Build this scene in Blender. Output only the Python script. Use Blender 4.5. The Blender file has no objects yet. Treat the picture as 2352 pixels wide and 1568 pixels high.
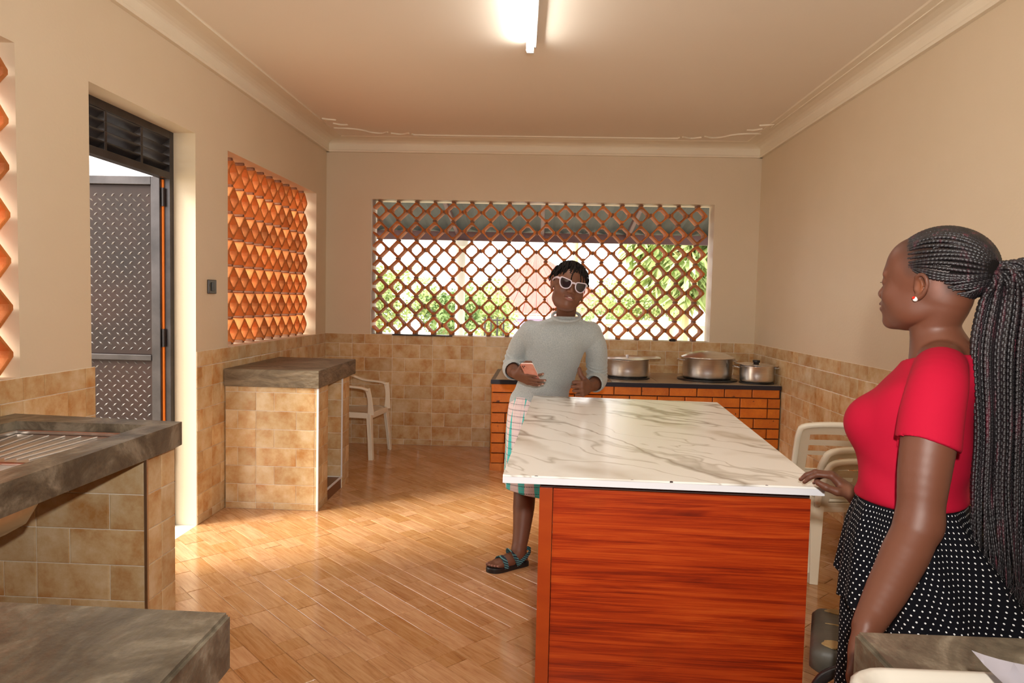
import bpy, bmesh, math, random
import numpy as np
from mathutils import Vector, Matrix
from math import radians as rad, sin, cos, pi

random.seed(7)
rng = np.random.default_rng(7)
SC = bpy.context.scene
COL = SC.collection

# ------------------------------------------------------------------ camera, world, lights
CAMLOC = Vector((0, 0, 1.45))
yaw, pitch, roll = -.0393, .0578, .0229
fwd = Vector((sin(yaw) * cos(pitch), cos(yaw) * cos(pitch), -sin(pitch)))
r0 = Vector((cos(yaw), -sin(yaw), 0)); d0 = fwd.cross(r0)
right = cos(roll) * r0 - sin(roll) * d0
down = fwd.cross(right)
cam_data = bpy.data.cameras.new('camera'); cam = bpy.data.objects.new('camera', cam_data)
COL.objects.link(cam)
cam_data.sensor_fit = 'HORIZONTAL'; cam_data.sensor_width = 36.0
cam_data.lens = 36.0 * 1620 / 2352
cam_data.clip_start = .05; cam_data.clip_end = 300
m = Matrix.Identity(4)
for i in range(3):
    m[i][0] = right[i]; m[i][1] = -down[i]; m[i][2] = -fwd[i]; m[i][3] = CAMLOC[i]
cam.matrix_world = m
SC.camera = cam

W = bpy.data.worlds.new('world'); SC.world = W; W.use_nodes = True
bg = W.node_tree.nodes['Background']
bg.inputs[0].default_value = (1.0, .985, .96, 1); bg.inputs[1].default_value = 5.0

SC.view_settings.view_transform = 'Standard'
SC.view_settings.look = 'None'
SC.view_settings.gamma = 1
SC.view_settings.use_curve_mapping = False
SC.view_settings.exposure = 0.0
SC.cycles.max_bounces = 8
SC.cycles.diffuse_bounces = 5
SC.cycles.glossy_bounces = 3
SC.cycles.sample_clamp_indirect = 6

def light(name, kind, loc, power, color=(1, 1, 1), **kw):
    d = bpy.data.lights.new(name, kind); d.energy = power; d.color = color
    for k, v in kw.items():
        if k != 'rot': setattr(d, k, v)
    o = bpy.data.objects.new(name, d); o.location = loc; COL.objects.link(o)
    if 'rot' in kw: o.rotation_euler = kw['rot']
    return o
# the flash on top of the camera, tilted slightly up like a speedlight
fl = light('camera_flash', 'SPOT', (.06, -.02, 1.66), 260, (1, .955, .89), shadow_soft_size=.03, spot_size=rad(150), spot_blend=.9)
fl.rotation_euler = Vector((0.0, 1, .30)).to_track_quat('-Z', 'Y').to_euler()
# sun outside, high behind the left side of the house (lights the door jamb and the garden)
sun = light('sun', 'SUN', (-8, 9, 12), 8.0, (1, .93, .8), angle=rad(24))
sun.rotation_euler = Vector((.80, .42, -.55)).to_track_quat('-Z', 'Y').to_euler()

# ------------------------------------------------------------------ helpers
def new_mesh(name, v, f):
    me = bpy.data.meshes.new(name); me.from_pydata([tuple(p) for p in v], [], [tuple(q) for q in f]); me.update(); return me

def np_mesh(name, V, Q):
    me = bpy.data.meshes.new(name); V = np.asarray(V, np.float32); Q = np.asarray(Q, np.int32)
    k = Q.shape[1]
    me.vertices.add(len(V)); me.vertices.foreach_set('co', V.ravel())
    me.loops.add(Q.size); me.loops.foreach_set('vertex_index', Q.ravel())
    me.polygons.add(len(Q)); me.polygons.foreach_set('loop_start', np.arange(0, Q.size, k, dtype=np.int32))
    me.update(calc_edges=True); me.validate(); return me

def smooth(me, on=True):
    me.polygons.foreach_set('use_smooth', np.full(len(me.polygons), on)); me.update()

def obj(name, me, mat=None, parent=None, loc=None, kind=None, label=None):
    if isinstance(me, bmesh.types.BMesh):
        bm = me; me = bpy.data.meshes.new(name); bmesh.ops.recalc_face_normals(bm, faces=bm.faces); bm.to_mesh(me); bm.free()
    o = bpy.data.objects.new(name, me); COL.objects.link(o)
    if mat and not me.materials: me.materials.append(mat)
    if parent: o.parent = parent
    if loc is not None: o.location = loc
    if kind: o['kind'] = kind
    if label: o['label'] = label
    return o

def thing(name, label, cat, loc=(0, 0, 0), rotz=0, group=None):
    o = bpy.data.objects.new(name, None); COL.objects.link(o); o.empty_display_size = .1
    o.location = loc; o.rotation_euler = (0, 0, rotz); o['label'] = label; o['category'] = cat
    if group: o['group'] = group
    return o

def tag(o, label, cat, group=None):
    o['label'] = label; o['category'] = cat
    if group: o['group'] = group
    return o

def copy_tree(o, parent=None):
    c = o.copy(); COL.objects.link(c)
    if parent: c.parent = parent
    for ch in list(o.children): copy_tree(ch, c)
    return c

def box(bm, lo, hi, bev=0, M=None):
    """axis box lo..hi added to bm (bevelled when bev>0)"""
    t = bmesh.new(); bmesh.ops.create_cube(t, size=1)
    for v in t.verts:
        v.co = Vector([(lo[i] + hi[i]) / 2 + v.co[i] * (hi[i] - lo[i]) for i in range(3)])
    if bev: bmesh.ops.bevel(t, geom=t.edges[:] + t.verts[:], offset=bev, segments=2, profile=.5, affect='EDGES')
    if M: t.transform(M)
    me = bpy.data.meshes.new('t'); t.to_mesh(me); t.free(); bm.from_mesh(me); bpy.data.meshes.remove(me)
    return bm

def prism(bm, quad, z0, z1, bev=0):
    """vertical prism over plan polygon"""
    t = bmesh.new(); n = len(quad)
    a = [t.verts.new((p[0], p[1], z0)) for p in quad]; b = [t.verts.new((p[0], p[1], z1)) for p in quad]
    t.faces.new(a[::-1]); t.faces.new(b)
    for i in range(n): t.faces.new((a[i], a[(i + 1) % n], b[(i + 1) % n], b[i]))
    bmesh.ops.recalc_face_normals(t, faces=t.faces)
    if bev: bmesh.ops.bevel(t, geom=t.edges[:], offset=bev, segments=2, affect='EDGES')
    me = bpy.data.meshes.new('t'); t.to_mesh(me); t.free(); bm.from_mesh(me); bpy.data.meshes.remove(me)
    return bm

def catmull(P, n=6):
    P = [np.asarray(p, float) for p in P]; Q = [2 * P[0] - P[1]] + P + [2 * P[-1] - P[-2]]; out = []
    for i in range(1, len(Q) - 2):
        for j in range(n):
            t = j / n
            out.append(.5 * (2 * Q[i] + (Q[i + 1] - Q[i - 1]) * t + (2 * Q[i - 1] - 5 * Q[i] + 4 * Q[i + 1] - Q[i + 2]) * t * t + (3 * Q[i] - Q[i - 1] - 3 * Q[i + 1] + Q[i + 2]) * t ** 3))
    out.append(P[-1]); return out

def tube(bm, pts, r, seg=8, cap=True):
    """round tube along pts, r scalar or list"""
    pts = [Vector(p) for p in pts]; n = len(pts); rs = [float(q) for q in r] if hasattr(r, "__len__") else [r] * n
    prev = None; rings = []
    for i, p in enumerate(pts):
        t = (pts[min(i + 1, n - 1)] - pts[max(i - 1, 0)]).normalized()
        if prev is None: u = t.orthogonal().normalized()
        else: u = (prev - t * prev.dot(t)).normalized()
        prev = u; v = t.cross(u)
        rings.append([bm.verts.new(p + rs[i] * (cos(2 * pi * k / seg) * u + sin(2 * pi * k / seg) * v)) for k in range(seg)])
    for a, b in zip(rings, rings[1:]):
        for k in range(seg): bm.faces.new((a[k], a[(k + 1) % seg], b[(k + 1) % seg], b[k]))
    if cap: bm.faces.new(rings[0][::-1]); bm.faces.new(rings[-1])
    return bm

def sweep(bm, pts, w, t, side, bev=.3):
    """rounded rectangular bar along pts; side = width direction, w and t scalars or lists"""
    pts = [Vector(p) for p in pts]; n = len(pts)
    ws = [float(q) for q in (w if hasattr(w, "__len__") else [w] * n)]; ts = [float(q) for q in (t if hasattr(t, "__len__") else [t] * n)]
    sd = [Vector(s) for s in side] if hasattr(side[0], '__len__') else [Vector(side)] * n
    rings = []
    for i, p in enumerate(pts):
        tg = (pts[min(i + 1, n - 1)] - pts[max(i - 1, 0)]).normalized()
        s = (sd[i] - tg * sd[i].dot(tg)).normalized(); q = tg.cross(s)
        a, b = ws[i] / 2, ts[i] / 2; c = min(a, b) * bev
        sh = [(-a + c, -b), (a - c, -b), (a, -b + c), (a, b - c), (a - c, b), (-a + c, b), (-a, b - c), (-a, -b + c)]
        rings.append([bm.verts.new(p + s * x + q * y) for x, y in sh])
    for A, B in zip(rings, rings[1:]):
        for k in range(8): bm.faces.new((A[k], A[(k + 1) % 8], B[(k + 1) % 8], B[k]))
    bm.faces.new(rings[0][::-1]); bm.faces.new(rings[-1]); return bm

def lathe(bm, prof, seg=40, c=(0, 0, 0), sx=1, sy=1):
    rings = []
    for r, z in prof:
        if r < 1e-5: rings.append([bm.verts.new((c[0], c[1], c[2] + z))])
        else: rings.append([bm.verts.new((c[0] + sx * r * cos(2 * pi * k / seg), c[1] + sy * r * sin(2 * pi * k / seg), c[2] + z)) for k in range(seg)])
    for A, B in zip(rings, rings[1:]):
        for k in range(seg):
            a, a2 = A[k % len(A)], A[(k + 1) % len(A)]; b, b2 = B[k % len(B)], B[(k + 1) % len(B)]
            f = []
            for v in (a, a2, b2, b):
                if v not in f: f.append(v)
            if len(f) > 2: bm.faces.new(f)
    return bm

# ------------------------------------------------------------------ materials
def mat(name, col, rough=.6, metal=0, **kw):
    """kw: col2, scale, detail, stretch, coord, contrast, bump, bscale, spec, emit, objvar, dist, thick mix"""
    m = bpy.data.materials.new(name); m.use_nodes = True; nt = m.node_tree; N = nt.nodes; L = nt.links
    b = N['Principled BSDF']
    b.inputs['Base Color'].default_value = (*col, 1); b.inputs['Roughness'].default_value = rough; b.inputs['Metallic'].default_value = metal
    if 'spec' in kw: b.inputs['Specular IOR Level'].default_value = kw['spec']
    if 'emit' in kw:
        b.inputs['Emission Color'].default_value = (*kw['emit'][0], 1); b.inputs['Emission Strength'].default_value = kw['emit'][1]
    if 'coat' in kw: b.inputs['Coat Weight'].default_value = kw['coat']; b.inputs['Coat Roughness'].default_value = kw.get('coatr', .1)
    if 'sheen' in kw: b.inputs['Sheen Weight'].default_value = kw['sheen']
    out = None
    if 'col2' in kw or 'bump' in kw or 'objvar' in kw:
        if kw.get('coord') == 'obj':
            tc = N.new('ShaderNodeTexCoord').outputs['Object']
        else:
            tc = N.new('ShaderNodeNewGeometry').outputs['Position']
        mp = N.new('ShaderNodeMapping'); L.new(tc, mp.inputs[0]); mp.inputs['Rotation'].default_value = kw.get('rot', (0, 0, 0)); mp.inputs['Scale'].default_value = kw.get('stretch', (1, 1, 1))
        vec = mp.outputs[0]
        oi = N.new('ShaderNodeObjectInfo')
        if kw.get('objvar'):
            ad = N.new('ShaderNodeVectorMath'); ad.operation = 'ADD'; sc = N.new('ShaderNodeVectorMath'); sc.operation = 'SCALE'
            cb = N.new('ShaderNodeCombineXYZ'); [L.new(oi.outputs['Random'], cb.inputs[i]) for i in range(3)]
            L.new(cb.outputs[0], sc.inputs[0]); sc.inputs['Scale'].default_value = 37; L.new(vec, ad.inputs[0]); L.new(sc.outputs[0], ad.inputs[1]); vec = ad.outputs[0]
    if 'col2' in kw:
        nz = N.new('ShaderNodeTexNoise'); L.new(vec, nz.inputs['Vector']); nz.inputs['Scale'].default_value = kw.get('scale', 5); nz.inputs['Detail'].default_value = kw.get('detail', 6); nz.inputs['Roughness'].default_value = kw.get('nr', .6); nz.inputs['Distortion'].default_value = kw.get('dist', 0)
        cr = N.new('ShaderNodeValToRGB'); c0 = kw.get('contrast', .2)
        cr.color_ramp.elements[0].position = .5 - c0; cr.color_ramp.elements[1].position = .5 + c0
        cr.color_ramp.elements[0].color = (*col, 1); cr.color_ramp.elements[1].color = (*kw['col2'], 1)
        if 'col3' in kw:
            e = cr.color_ramp.elements.new(.5); e.color = (*kw['col3'], 1)
        L.new(nz.outputs['Fac'], cr.inputs[0]); out = cr.outputs[0]
        m['_ramp'] = cr.name
        if 'spots' in kw:   # dark or light specks: (color, scale, threshold)
            c3, s3, th = kw['spots']
            n2 = N.new('ShaderNodeTexNoise'); L.new(vec, n2.inputs['Vector']); n2.inputs['Scale'].default_value = s3; n2.inputs['Detail'].default_value = 5
            mr = N.new('ShaderNodeMapRange'); mr.inputs['From Min'].default_value = th; mr.inputs['From Max'].default_value = th + .06; L.new(n2.outputs['Fac'], mr.inputs['Value'])
            mx = N.new('ShaderNodeMixRGB'); L.new(mr.outputs[0], mx.inputs[0]); L.new(out, mx.inputs[1]); mx.inputs[2].default_value = (*c3, 1); out = mx.outputs[0]
        if kw.get('objvar'):
            hs = N.new('ShaderNodeHueSaturation'); L.new(out, hs.inputs['Color'])
            mr = N.new('ShaderNodeMapRange'); L.new(oi.outputs['Random'], mr.inputs['Value']); mr.inputs['To Min'].default_value = 1 - kw['objvar']; mr.inputs['To Max'].default_value = 1 + kw['objvar']
            L.new(mr.outputs[0], hs.inputs['Value']); out = hs.outputs[0]
        L.new(out, b.inputs['Base Color'])
    if 'bump' in kw:
        nb = N.new('ShaderNodeTexNoise'); L.new(vec, nb.inputs['Vector']); nb.inputs['Scale'].default_value = kw.get('bscale', 40); nb.inputs['Detail'].default_value = 4
        bp = N.new('ShaderNodeBump'); bp.inputs['Strength'].default_value = kw['bump']; bp.inputs['Distance'].default_value = kw.get('bdist', .01); L.new(nb.outputs['Fac'], bp.inputs['Height']); L.new(bp.outputs[0], b.inputs['Normal'])
    return m

M_wall = mat('wall_paint', (.68, .56, .395), .5, col2=(.72, .60, .44), scale=1.3, detail=3, contrast=.25, bump=.08, bscale=60)
M_ceil = mat('ceiling_paint', (.82, .735, .61), .6, col2=(.84, .76, .64), scale=.8, contrast=.3)
M_trim = mat('cornice_paint', (.84, .76, .60), .5, col2=(.80, .71, .56), scale=2)
M_grout = mat('grout', (.88, .82, .70), .8)
M_tile = mat('wall_tile', (.47, .23, .075), .24, col2=(.70, .55, .35), col3=(.60, .41, .21), scale=6.5, detail=7, contrast=.17, nr=.66, objvar=.10, spec=.5, bump=.05, bscale=30)
M_tiledark = mat('plinth_paint', (.16, .055, .02), .35)
M_conc = mat('concrete', (.07, .056, .038), .38, col2=(.24, .205, .15), col3=(.125, .102, .07), scale=6.5, detail=10, contrast=.10, nr=.72, dist=.6, stretch=(1, .7, 1), bump=.4, bscale=34, spots=((.07, .06, .05), 14, .66))
M_concs = mat('concrete_side', (.11, .078, .045), .7, col2=(.25, .19, .12), scale=9, detail=10, contrast=.12, nr=.74, dist=1, stretch=(.5, .5, 1.6), bump=.8, bscale=44)
M_steel = mat('brushed_steel', (.62, .58, .54), .28, 1, bump=.05, bscale=80, stretch=(1, 1, 12))
M_alu = mat('aluminium', (.86, .84, .81), .3, 1, col2=(.76, .74, .71), scale=9, stretch=(1, 1, 10), bump=.06, bscale=60)
M_black = mat('black_enamel', (.012, .011, .012), .35)
M_blackm = mat('black_metal', (.035, .03, .03), .35, .6, col2=(.07, .06, .06), scale=6)
M_plate = mat('diamond_plate_paint', (.014, .009, .008), .5, 0, col2=(.032, .014, .010), scale=2.2, contrast=.2, bump=.05, bscale=20, spec=.2)
M_lug = mat('diamond_lug', (.22, .20, .19), .2, .6)
M_clay = mat('fired_clay', (.46, .125, .02), .75, col2=(.60, .21, .05), scale=9, detail=6, contrast=.2, objvar=.22, bump=.3, bscale=70)
M_mortar = mat('mortar', (.22, .095, .05), .9, col2=(.33, .18, .11), scale=25, bump=.5, bscale=60)
M_brick = mat('brick_face', (.70, .20, .012), .5, col2=(.52, .115, .008), scale=10, detail=7, contrast=.22, nr=.7, objvar=.12, bump=.25, bscale=60, spots=((.10, .03, .01), 24, .68))
M_bmortar = mat('dark_mortar', (.035, .018, .012), .9)
M_plastic = mat('white_plastic', (.84, .77, .62), .38, col2=(.88, .82, .68), scale=3, spec=.5)
M_plastic2 = mat('grey_white_plastic', (.86, .79, .64), .42, col2=(.80, .72, .56), scale=4)
M_cream = mat('cream_plastic', (.46, .42, .36), .4)
M_china = mat('white_china', (.66, .64, .72), .25)
M_white = mat('white_edge', (.76, .76, .80), .35)
M_tubegl = mat('lamp_glow', (1, 1, 1), .4, emit=((1, .97, .92), 60))
M_batten = mat('lamp_batten', (.62, .58, .55), .5)
M_orange = mat('orange_wall_glimpse', (.95, .22, .01), .5, coat=.2)
M_vinyl = mat('worn_grey_vinyl', (.055, .05, .04), .5, col2=(.10, .09, .07), scale=7, stretch=(.4, 1, 1), bump=.3, bscale=20)
M_foam = mat('yellow_foam', (.36, .24, .10), .95, bump=.4, bscale=120)
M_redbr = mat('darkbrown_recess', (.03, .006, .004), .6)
M_pinkph = mat('pink_phone_case', (.62, .22, .17), .15, col2=(.70, .34, .28), scale=30, coat=.8)
M_phedge = mat('phone_edge', (.85, .68, .62), .2)
M_leafL = mat('leaf_bright', (.30, .40, .12), .6, col2=(.46, .54, .24), scale=5)
M_leafD = mat('leaf_green', (.18, .29, .09), .6, col2=(.32, .43, .17), scale=5)
M_trunk = mat('pale_trunk', (.40, .34, .20), .8, col2=(.55, .46, .22), scale=6, stretch=(3, 3, .5))
M_lav = mat('lavender_wall', (.36, .31, .50), .8)
M_pink = mat('pink_roof', (.60, .20, .17), .8, col2=(.66, .28, .24), scale=2, stretch=(6, 1, 1))
M_whitew = mat('white_render', (.82, .80, .76), .7)
M_fence = mat('cream_fence', (.70, .62, .48), .8)
M_porch = mat('porch_sheet', (.035, .036, .030), .5, 0, col2=(.08, .078, .065), scale=2, stretch=(5, .5, 1))
M_beam = mat('porch_beam', (.10, .045, .05), .6)
M_ground = mat('pale_ground', (.55, .47, .36), .9, col2=(.45, .40, .28), scale=1.5)
# ------------------------------------------------------------------ special materials
def nodes(m): return m.node_tree.nodes, m.node_tree.links
def mk(name, rough=.5):
    m = bpy.data.materials.new(name); m.use_nodes = True; N, L = nodes(m); b = N['Principled BSDF']; b.inputs['Roughness'].default_value = rough
    return m, N, L, b
def math_(N, L, op, a, b=None, c=None, clamp=False):
    n = N.new('ShaderNodeMath'); n.operation = op; n.use_clamp = clamp
    for i, v in enumerate((a, b, c)):
        if v is None: continue
        if isinstance(v, (int, float)): n.inputs[i].default_value = v
        else: L.new(v, n.inputs[i])
    return n.outputs[0]
def mixc(N, L, f, a, b):
    n = N.new('ShaderNodeMixRGB')
    if isinstance(f, (int, float)): n.inputs[0].default_value = f
    else: L.new(f, n.inputs[0])
    for i, v in ((1, a), (2, b)):
        if isinstance(v, tuple): n.inputs[i].default_value = (*v, 1)
        else: L.new(v, n.inputs[i])
    return n.outputs[0]
def noise(N, L, vec, scale, detail=5, rough=.6, dist=0):
    n = N.new('ShaderNodeTexNoise'); L.new(vec, n.inputs['Vector']); n.inputs['Scale'].default_value = scale; n.inputs['Detail'].default_value = detail; n.inputs['Roughness'].default_value = rough; n.inputs['Distortion'].default_value = dist
    return n.outputs['Fac']
def mapping(N, L, src, rot=(0, 0, 0), scale=(1, 1, 1), loc=(0, 0, 0)):
    mp = N.new('ShaderNodeMapping'); L.new(src, mp.inputs[0]); mp.inputs['Rotation'].default_value = rot; mp.inputs['Scale'].default_value = scale; mp.inputs['Location'].default_value = loc
    return mp.outputs[0]
def ramp(N, L, f, stops):
    cr = N.new('ShaderNodeValToRGB'); e = cr.color_ramp.elements
    e[0].position = stops[0][0]; e[0].color = (*stops[0][1], 1); e[1].position = stops[-1][0]; e[1].color = (*stops[-1][1], 1)
    for p, c in stops[1:-1]:
        x = e.new(p); x.color = (*c, 1)
    L.new(f, cr.inputs[0]); return cr.outputs[0]

# wood-look floor tile: grain runs along the plank (world direction (1,-1))
M_floor, N, L, b = mk('wood_look_tile', .2); b.inputs['Specular IOR Level'].default_value = .85
gp = N.new('ShaderNodeNewGeometry').outputs['Position']; oi = N.new('ShaderNodeObjectInfo').outputs['Random']
at = N.new('ShaderNodeAttribute'); at.attribute_name = 'rnd'; rn = math_(N, L, 'FRACT', math_(N, L, 'ADD', oi, at.outputs['Fac']))
cb = N.new('ShaderNodeCombineXYZ'); L.new(math_(N, L, 'MULTIPLY', rn, 40), cb.inputs[0]); L.new(math_(N, L, 'MULTIPLY', rn, 23), cb.inputs[1])
v = mapping(N, L, gp, rot=(0, 0, rad(45)), scale=(1, 1, 1))
ad = N.new('ShaderNodeVectorMath'); L.new(v, ad.inputs[0]); L.new(cb.outputs[0], ad.inputs[1])
v1 = mapping(N, L, ad.outputs[0], scale=(2.2, 26, 1)); v2 = mapping(N, L, ad.outputs[0], scale=(3.5, 9, 1))
n1 = noise(N, L, v1, 2.2, 6, .7, .6); n2 = noise(N, L, v2, 1.3, 3)
f = math_(N, L, 'ADD', math_(N, L, 'MULTIPLY', n1, .7), math_(N, L, 'MULTIPLY', n2, .3))
c = ramp(N, L, f, [(.33, (.38, .16, .05)), (.45, (.52, .25, .09)), (.55, (.60, .32, .13)), (.68, (.67, .39, .18))])
hs = N.new('ShaderNodeHueSaturation'); L.new(c, hs.inputs['Color']); L.new(math_(N, L, 'ADD', math_(N, L, 'MULTIPLY', rn, .22), .88), hs.inputs['Value']); L.new(math_(N, L, 'ADD', math_(N, L, 'MULTIPLY', rn, -.12), 1.02), hs.inputs['Saturation'])
L.new(hs.outputs[0], b.inputs['Base Color'])
L.new(math_(N, L, 'ADD', math_(N, L, 'MULTIPLY', noise(N, L, gp, 3, 4), .14), .09), b.inputs['Roughness'])
M_fgrout = mat('floor_grout', (.30, .17, .09), .7)

# marble-look laminate
M_marble, N, L, b = mk('marble_top', .24)
gp = N.new('ShaderNodeNewGeometry').outputs['Position']
wob = N.new('ShaderNodeTexNoise'); L.new(gp, wob.inputs['Vector']); wob.inputs['Scale'].default_value = 1.7; wob.inputs['Detail'].default_value = 4
sc_ = N.new('ShaderNodeVectorMath'); sc_.operation = 'SCALE'; L.new(wob.outputs['Color'], sc_.inputs[0]); sc_.inputs['Scale'].default_value = .42
ad = N.new('ShaderNodeVectorMath'); L.new(gp, ad.inputs[0]); L.new(sc_.outputs[0], ad.inputs[1])
base = (.90, .885, .84)
def vein(scale, rot, loc, width, dist):
    vv = mapping(N, L, mapping(N, L, ad.outputs[0], rot=(0, 0, rot)), scale=(.34, 1.5, 1), loc=loc)
    nn = noise(N, L, vv, scale, 3, .55, dist)
    a = math_(N, L, 'ABSOLUTE', math_(N, L, 'SUBTRACT', nn, .5))
    return math_(N, L, 'SUBTRACT', 1, math_(N, L, 'DIVIDE', a, width, clamp=True), clamp=True)
ve = vein(1.5, .80, (1, 2, 0), .027, .35); vf = vein(2.4, .66, (4, 1, 0), .016, .5); vg = vein(1.4, .75, (7, 3, 0), .075, .3)
patch = math_(N, L, 'GREATER_THAN', noise(N, L, gp, 1.6, 2), .53)
c = mixc(N, L, math_(N, L, 'MULTIPLY', ve, .8), base, (.30, .245, .18))
c = mixc(N, L, math_(N, L, 'MULTIPLY', vf, .55), c, (.36, .30, .22))
mk2 = noise(N, L, gp, 1.4, 3); mr = N.new('ShaderNodeMapRange'); L.new(mk2, mr.inputs['Value']); mr.inputs['From Min'].default_value = .52; mr.inputs['From Max'].default_value = .62
c = mixc(N, L, math_(N, L, 'MULTIPLY', math_(N, L, 'MULTIPLY', vg, .85), mr.outputs[0]), c, (.50, .42, .32))
L.new(c, b.inputs['Base Color'])

# red mahogany laminate
M_mahog, N, L, b = mk('red_wood_laminate', .3)
gp = N.new('ShaderNodeNewGeometry').outputs['Position']
v1 = mapping(N, L, gp, scale=(.8, .8, 12)); v2 = mapping(N, L, gp, scale=(1.6, 1.6, 150))
f = math_(N, L, 'ADD', math_(N, L, 'MULTIPLY', noise(N, L, v1, 1.7, 4, .55, 1.4), .50), math_(N, L, 'MULTIPLY', noise(N, L, v2, 1.3, 5, .7, .5), .50))
c = ramp(N, L, f, [(.36, (.13, .010, .003)), (.45, (.28, .022, .003)), (.53, (.41, .042, .005)), (.64, (.52, .076, .010))])
L.new(c, b.inputs['Base Color'])
M_mahedge = mat('wood_edge_strip', (.40, .055, .006), .32, col2=(.34, .04, .005), scale=5, stretch=(1, 1, 3))

def attr_mat(name, rough, **kw):
    m, N, L, b = mk(name, rough); a = N.new('ShaderNodeAttribute'); a.attribute_name = 'tint'; L.new(a.outputs['Color'], b.inputs['Base Color'])
    b.inputs['Specular IOR Level'].default_value = kw.get('spec', .5)
    gp = N.new('ShaderNodeNewGeometry').outputs['Position']; bp = N.new('ShaderNodeBump'); bp.inputs['Strength'].default_value = kw.get('bump', .12); bp.inputs['Distance'].default_value = .001
    L.new(noise(N, L, gp, kw.get('bs', 900), 3), bp.inputs['Height']); L.new(bp.outputs[0], b.inputs['Normal'])
    return m
M_skin = attr_mat('skin', .5, spec=.38)

M_hair, N, L, b = mk('black_braid_hair', .46)
oc = N.new('ShaderNodeNewGeometry').outputs['Position']
L.new(ramp(N, L, noise(N, L, mapping(N, L, oc, scale=(60, 60, 6)), 1, 2), [(.42, (.010, .008, .009)), (.58, (.018, .012, .014)), (.72, (.07, .012, .02))]), b.inputs['Base Color'])
b.inputs['Specular IOR Level'].default_value = .5
M_locs = mat('dark_locs', (.008, .006, .006), .8, spec=.15, col2=(.016, .012, .010), scale=60)
M_hairline = mat('soft_black_hair', (.006, .0045, .004), .95, spec=.1)

M_red = mat('crimson_jersey', (.36, .002, .022), .85, col2=(.32, .002, .019), scale=3, spec=.2, bump=.06, bscale=300, bdist=.002)
# heather grey knit
M_knit, N, L, b = mk('heather_grey_knit', .9)
gp = N.new('ShaderNodeNewGeometry').outputs['Position']
nk = noise(N, L, mapping(N, L, gp, scale=(260, 260, 150)), 1, 3, .7)
L.new(ramp(N, L, nk, [(.35, (.30, .335, .345)), (.5, (.37, .405, .41)), (.66, (.45, .48, .475))]), b.inputs['Base Color'])
b.inputs['Sheen Weight'].default_value = .3
bp = N.new('ShaderNodeBump'); bp.inputs['Strength'].default_value = .35; bp.inputs['Distance'].default_value = .002; L.new(nk, bp.inputs['Height']); L.new(bp.outputs[0], b.inputs['Normal'])

# polka dot fabric (uv in metres)
M_dots, N, L, b = mk('polka_dot_fabric', .95); b.inputs['Specular IOR Level'].default_value = .1
uv = N.new('ShaderNodeUVMap').outputs[0]; sp = N.new('ShaderNodeSeparateXYZ'); L.new(uv, sp.inputs[0])
px, py = .0135, .0108
row = math_(N, L, 'FLOOR', math_(N, L, 'DIVIDE', sp.outputs[1], py))
off = math_(N, L, 'MULTIPLY', math_(N, L, 'MODULO', row, 2), .5)
fx = math_(N, L, 'SUBTRACT', math_(N, L, 'FRACT', math_(N, L, 'ADD', math_(N, L, 'DIVIDE', sp.outputs[0], px), off)), .5)
fy = math_(N, L, 'SUBTRACT', math_(N, L, 'FRACT', math_(N, L, 'DIVIDE', sp.outputs[1], py)), .5)
dx = math_(N, L, 'MULTIPLY', fx, px); dy = math_(N, L, 'MULTIPLY', fy, py)
dd = math_(N, L, 'SQRT', math_(N, L, 'ADD', math_(N, L, 'MULTIPLY', dx, dx), math_(N, L, 'MULTIPLY', dy, dy)))
fd = math_(N, L, 'LESS_THAN', dd, .0017)
L.new(mixc(N, L, fd, (.004, .004, .006), (.66, .66, .66)), b.inputs['Base Color'])

# pink skirt with teal spindles and dotted lines (uv in metres: u around, v up)
M_pskirt, N, L, b = mk('pink_teal_print', .8)
uv = N.new('ShaderNodeUVMap').outputs[0]; sp = N.new('ShaderNodeSeparateXYZ'); L.new(uv, sp.inputs[0]); U, V = sp.outputs[0], sp.outputs[1]
c = (.74, .60, .60)
# teal spindles: width varies with height
fu = math_(N, L, 'ABSOLUTE', math_(N, L, 'SUBTRACT', math_(N, L, 'FRACT', math_(N, L, 'DIVIDE', U, .085)), .5))
wv = math_(N, L, 'ADD', math_(N, L, 'MULTIPLY', math_(N, L, 'ABSOLUTE', math_(N, L, 'SINE', math_(N, L, 'MULTIPLY', math_(N, L, 'SUBTRACT', V, .18), 5.0))), .22), .0)
tl = math_(N, L, 'LESS_THAN', fu, wv)
c1 = mixc(N, L, tl, c, (.06, .50, .47))
fu2 = math_(N, L, 'ABSOLUTE', math_(N, L, 'SUBTRACT', math_(N, L, 'FRACT', math_(N, L, 'DIVIDE', U, .0425)), .5))
ln = math_(N, L, 'LESS_THAN', fu2, .018)
c2 = mixc(N, L, math_(N, L, 'MULTIPLY', ln, .5), c1, (.32, .26, .28))
fv = math_(N, L, 'ABSOLUTE', math_(N, L, 'SUBTRACT', math_(N, L, 'FRACT', math_(N, L, 'DIVIDE', V, .022)), .5))
c3 = mixc(N, L, math_(N, L, 'MULTIPLY', math_(N, L, 'LESS_THAN', fv, .05), .4), c2, (.35, .28, .3))
fv2 = math_(N, L, 'LESS_THAN', math_(N, L, 'ABSOLUTE', math_(N, L, 'SUBTRACT', math_(N, L, 'FRACT', math_(N, L, 'DIVIDE', V, .034)), .5)), .06)
du = math_(N, L, 'LESS_THAN', math_(N, L, 'FRACT', math_(N, L, 'DIVIDE', U, .0085)), .55)
L.new(mixc(N, L, math_(N, L, 'MULTIPLY', fv2, du), c3, (.02, .02, .03)), b.inputs['Base Color'])

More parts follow.
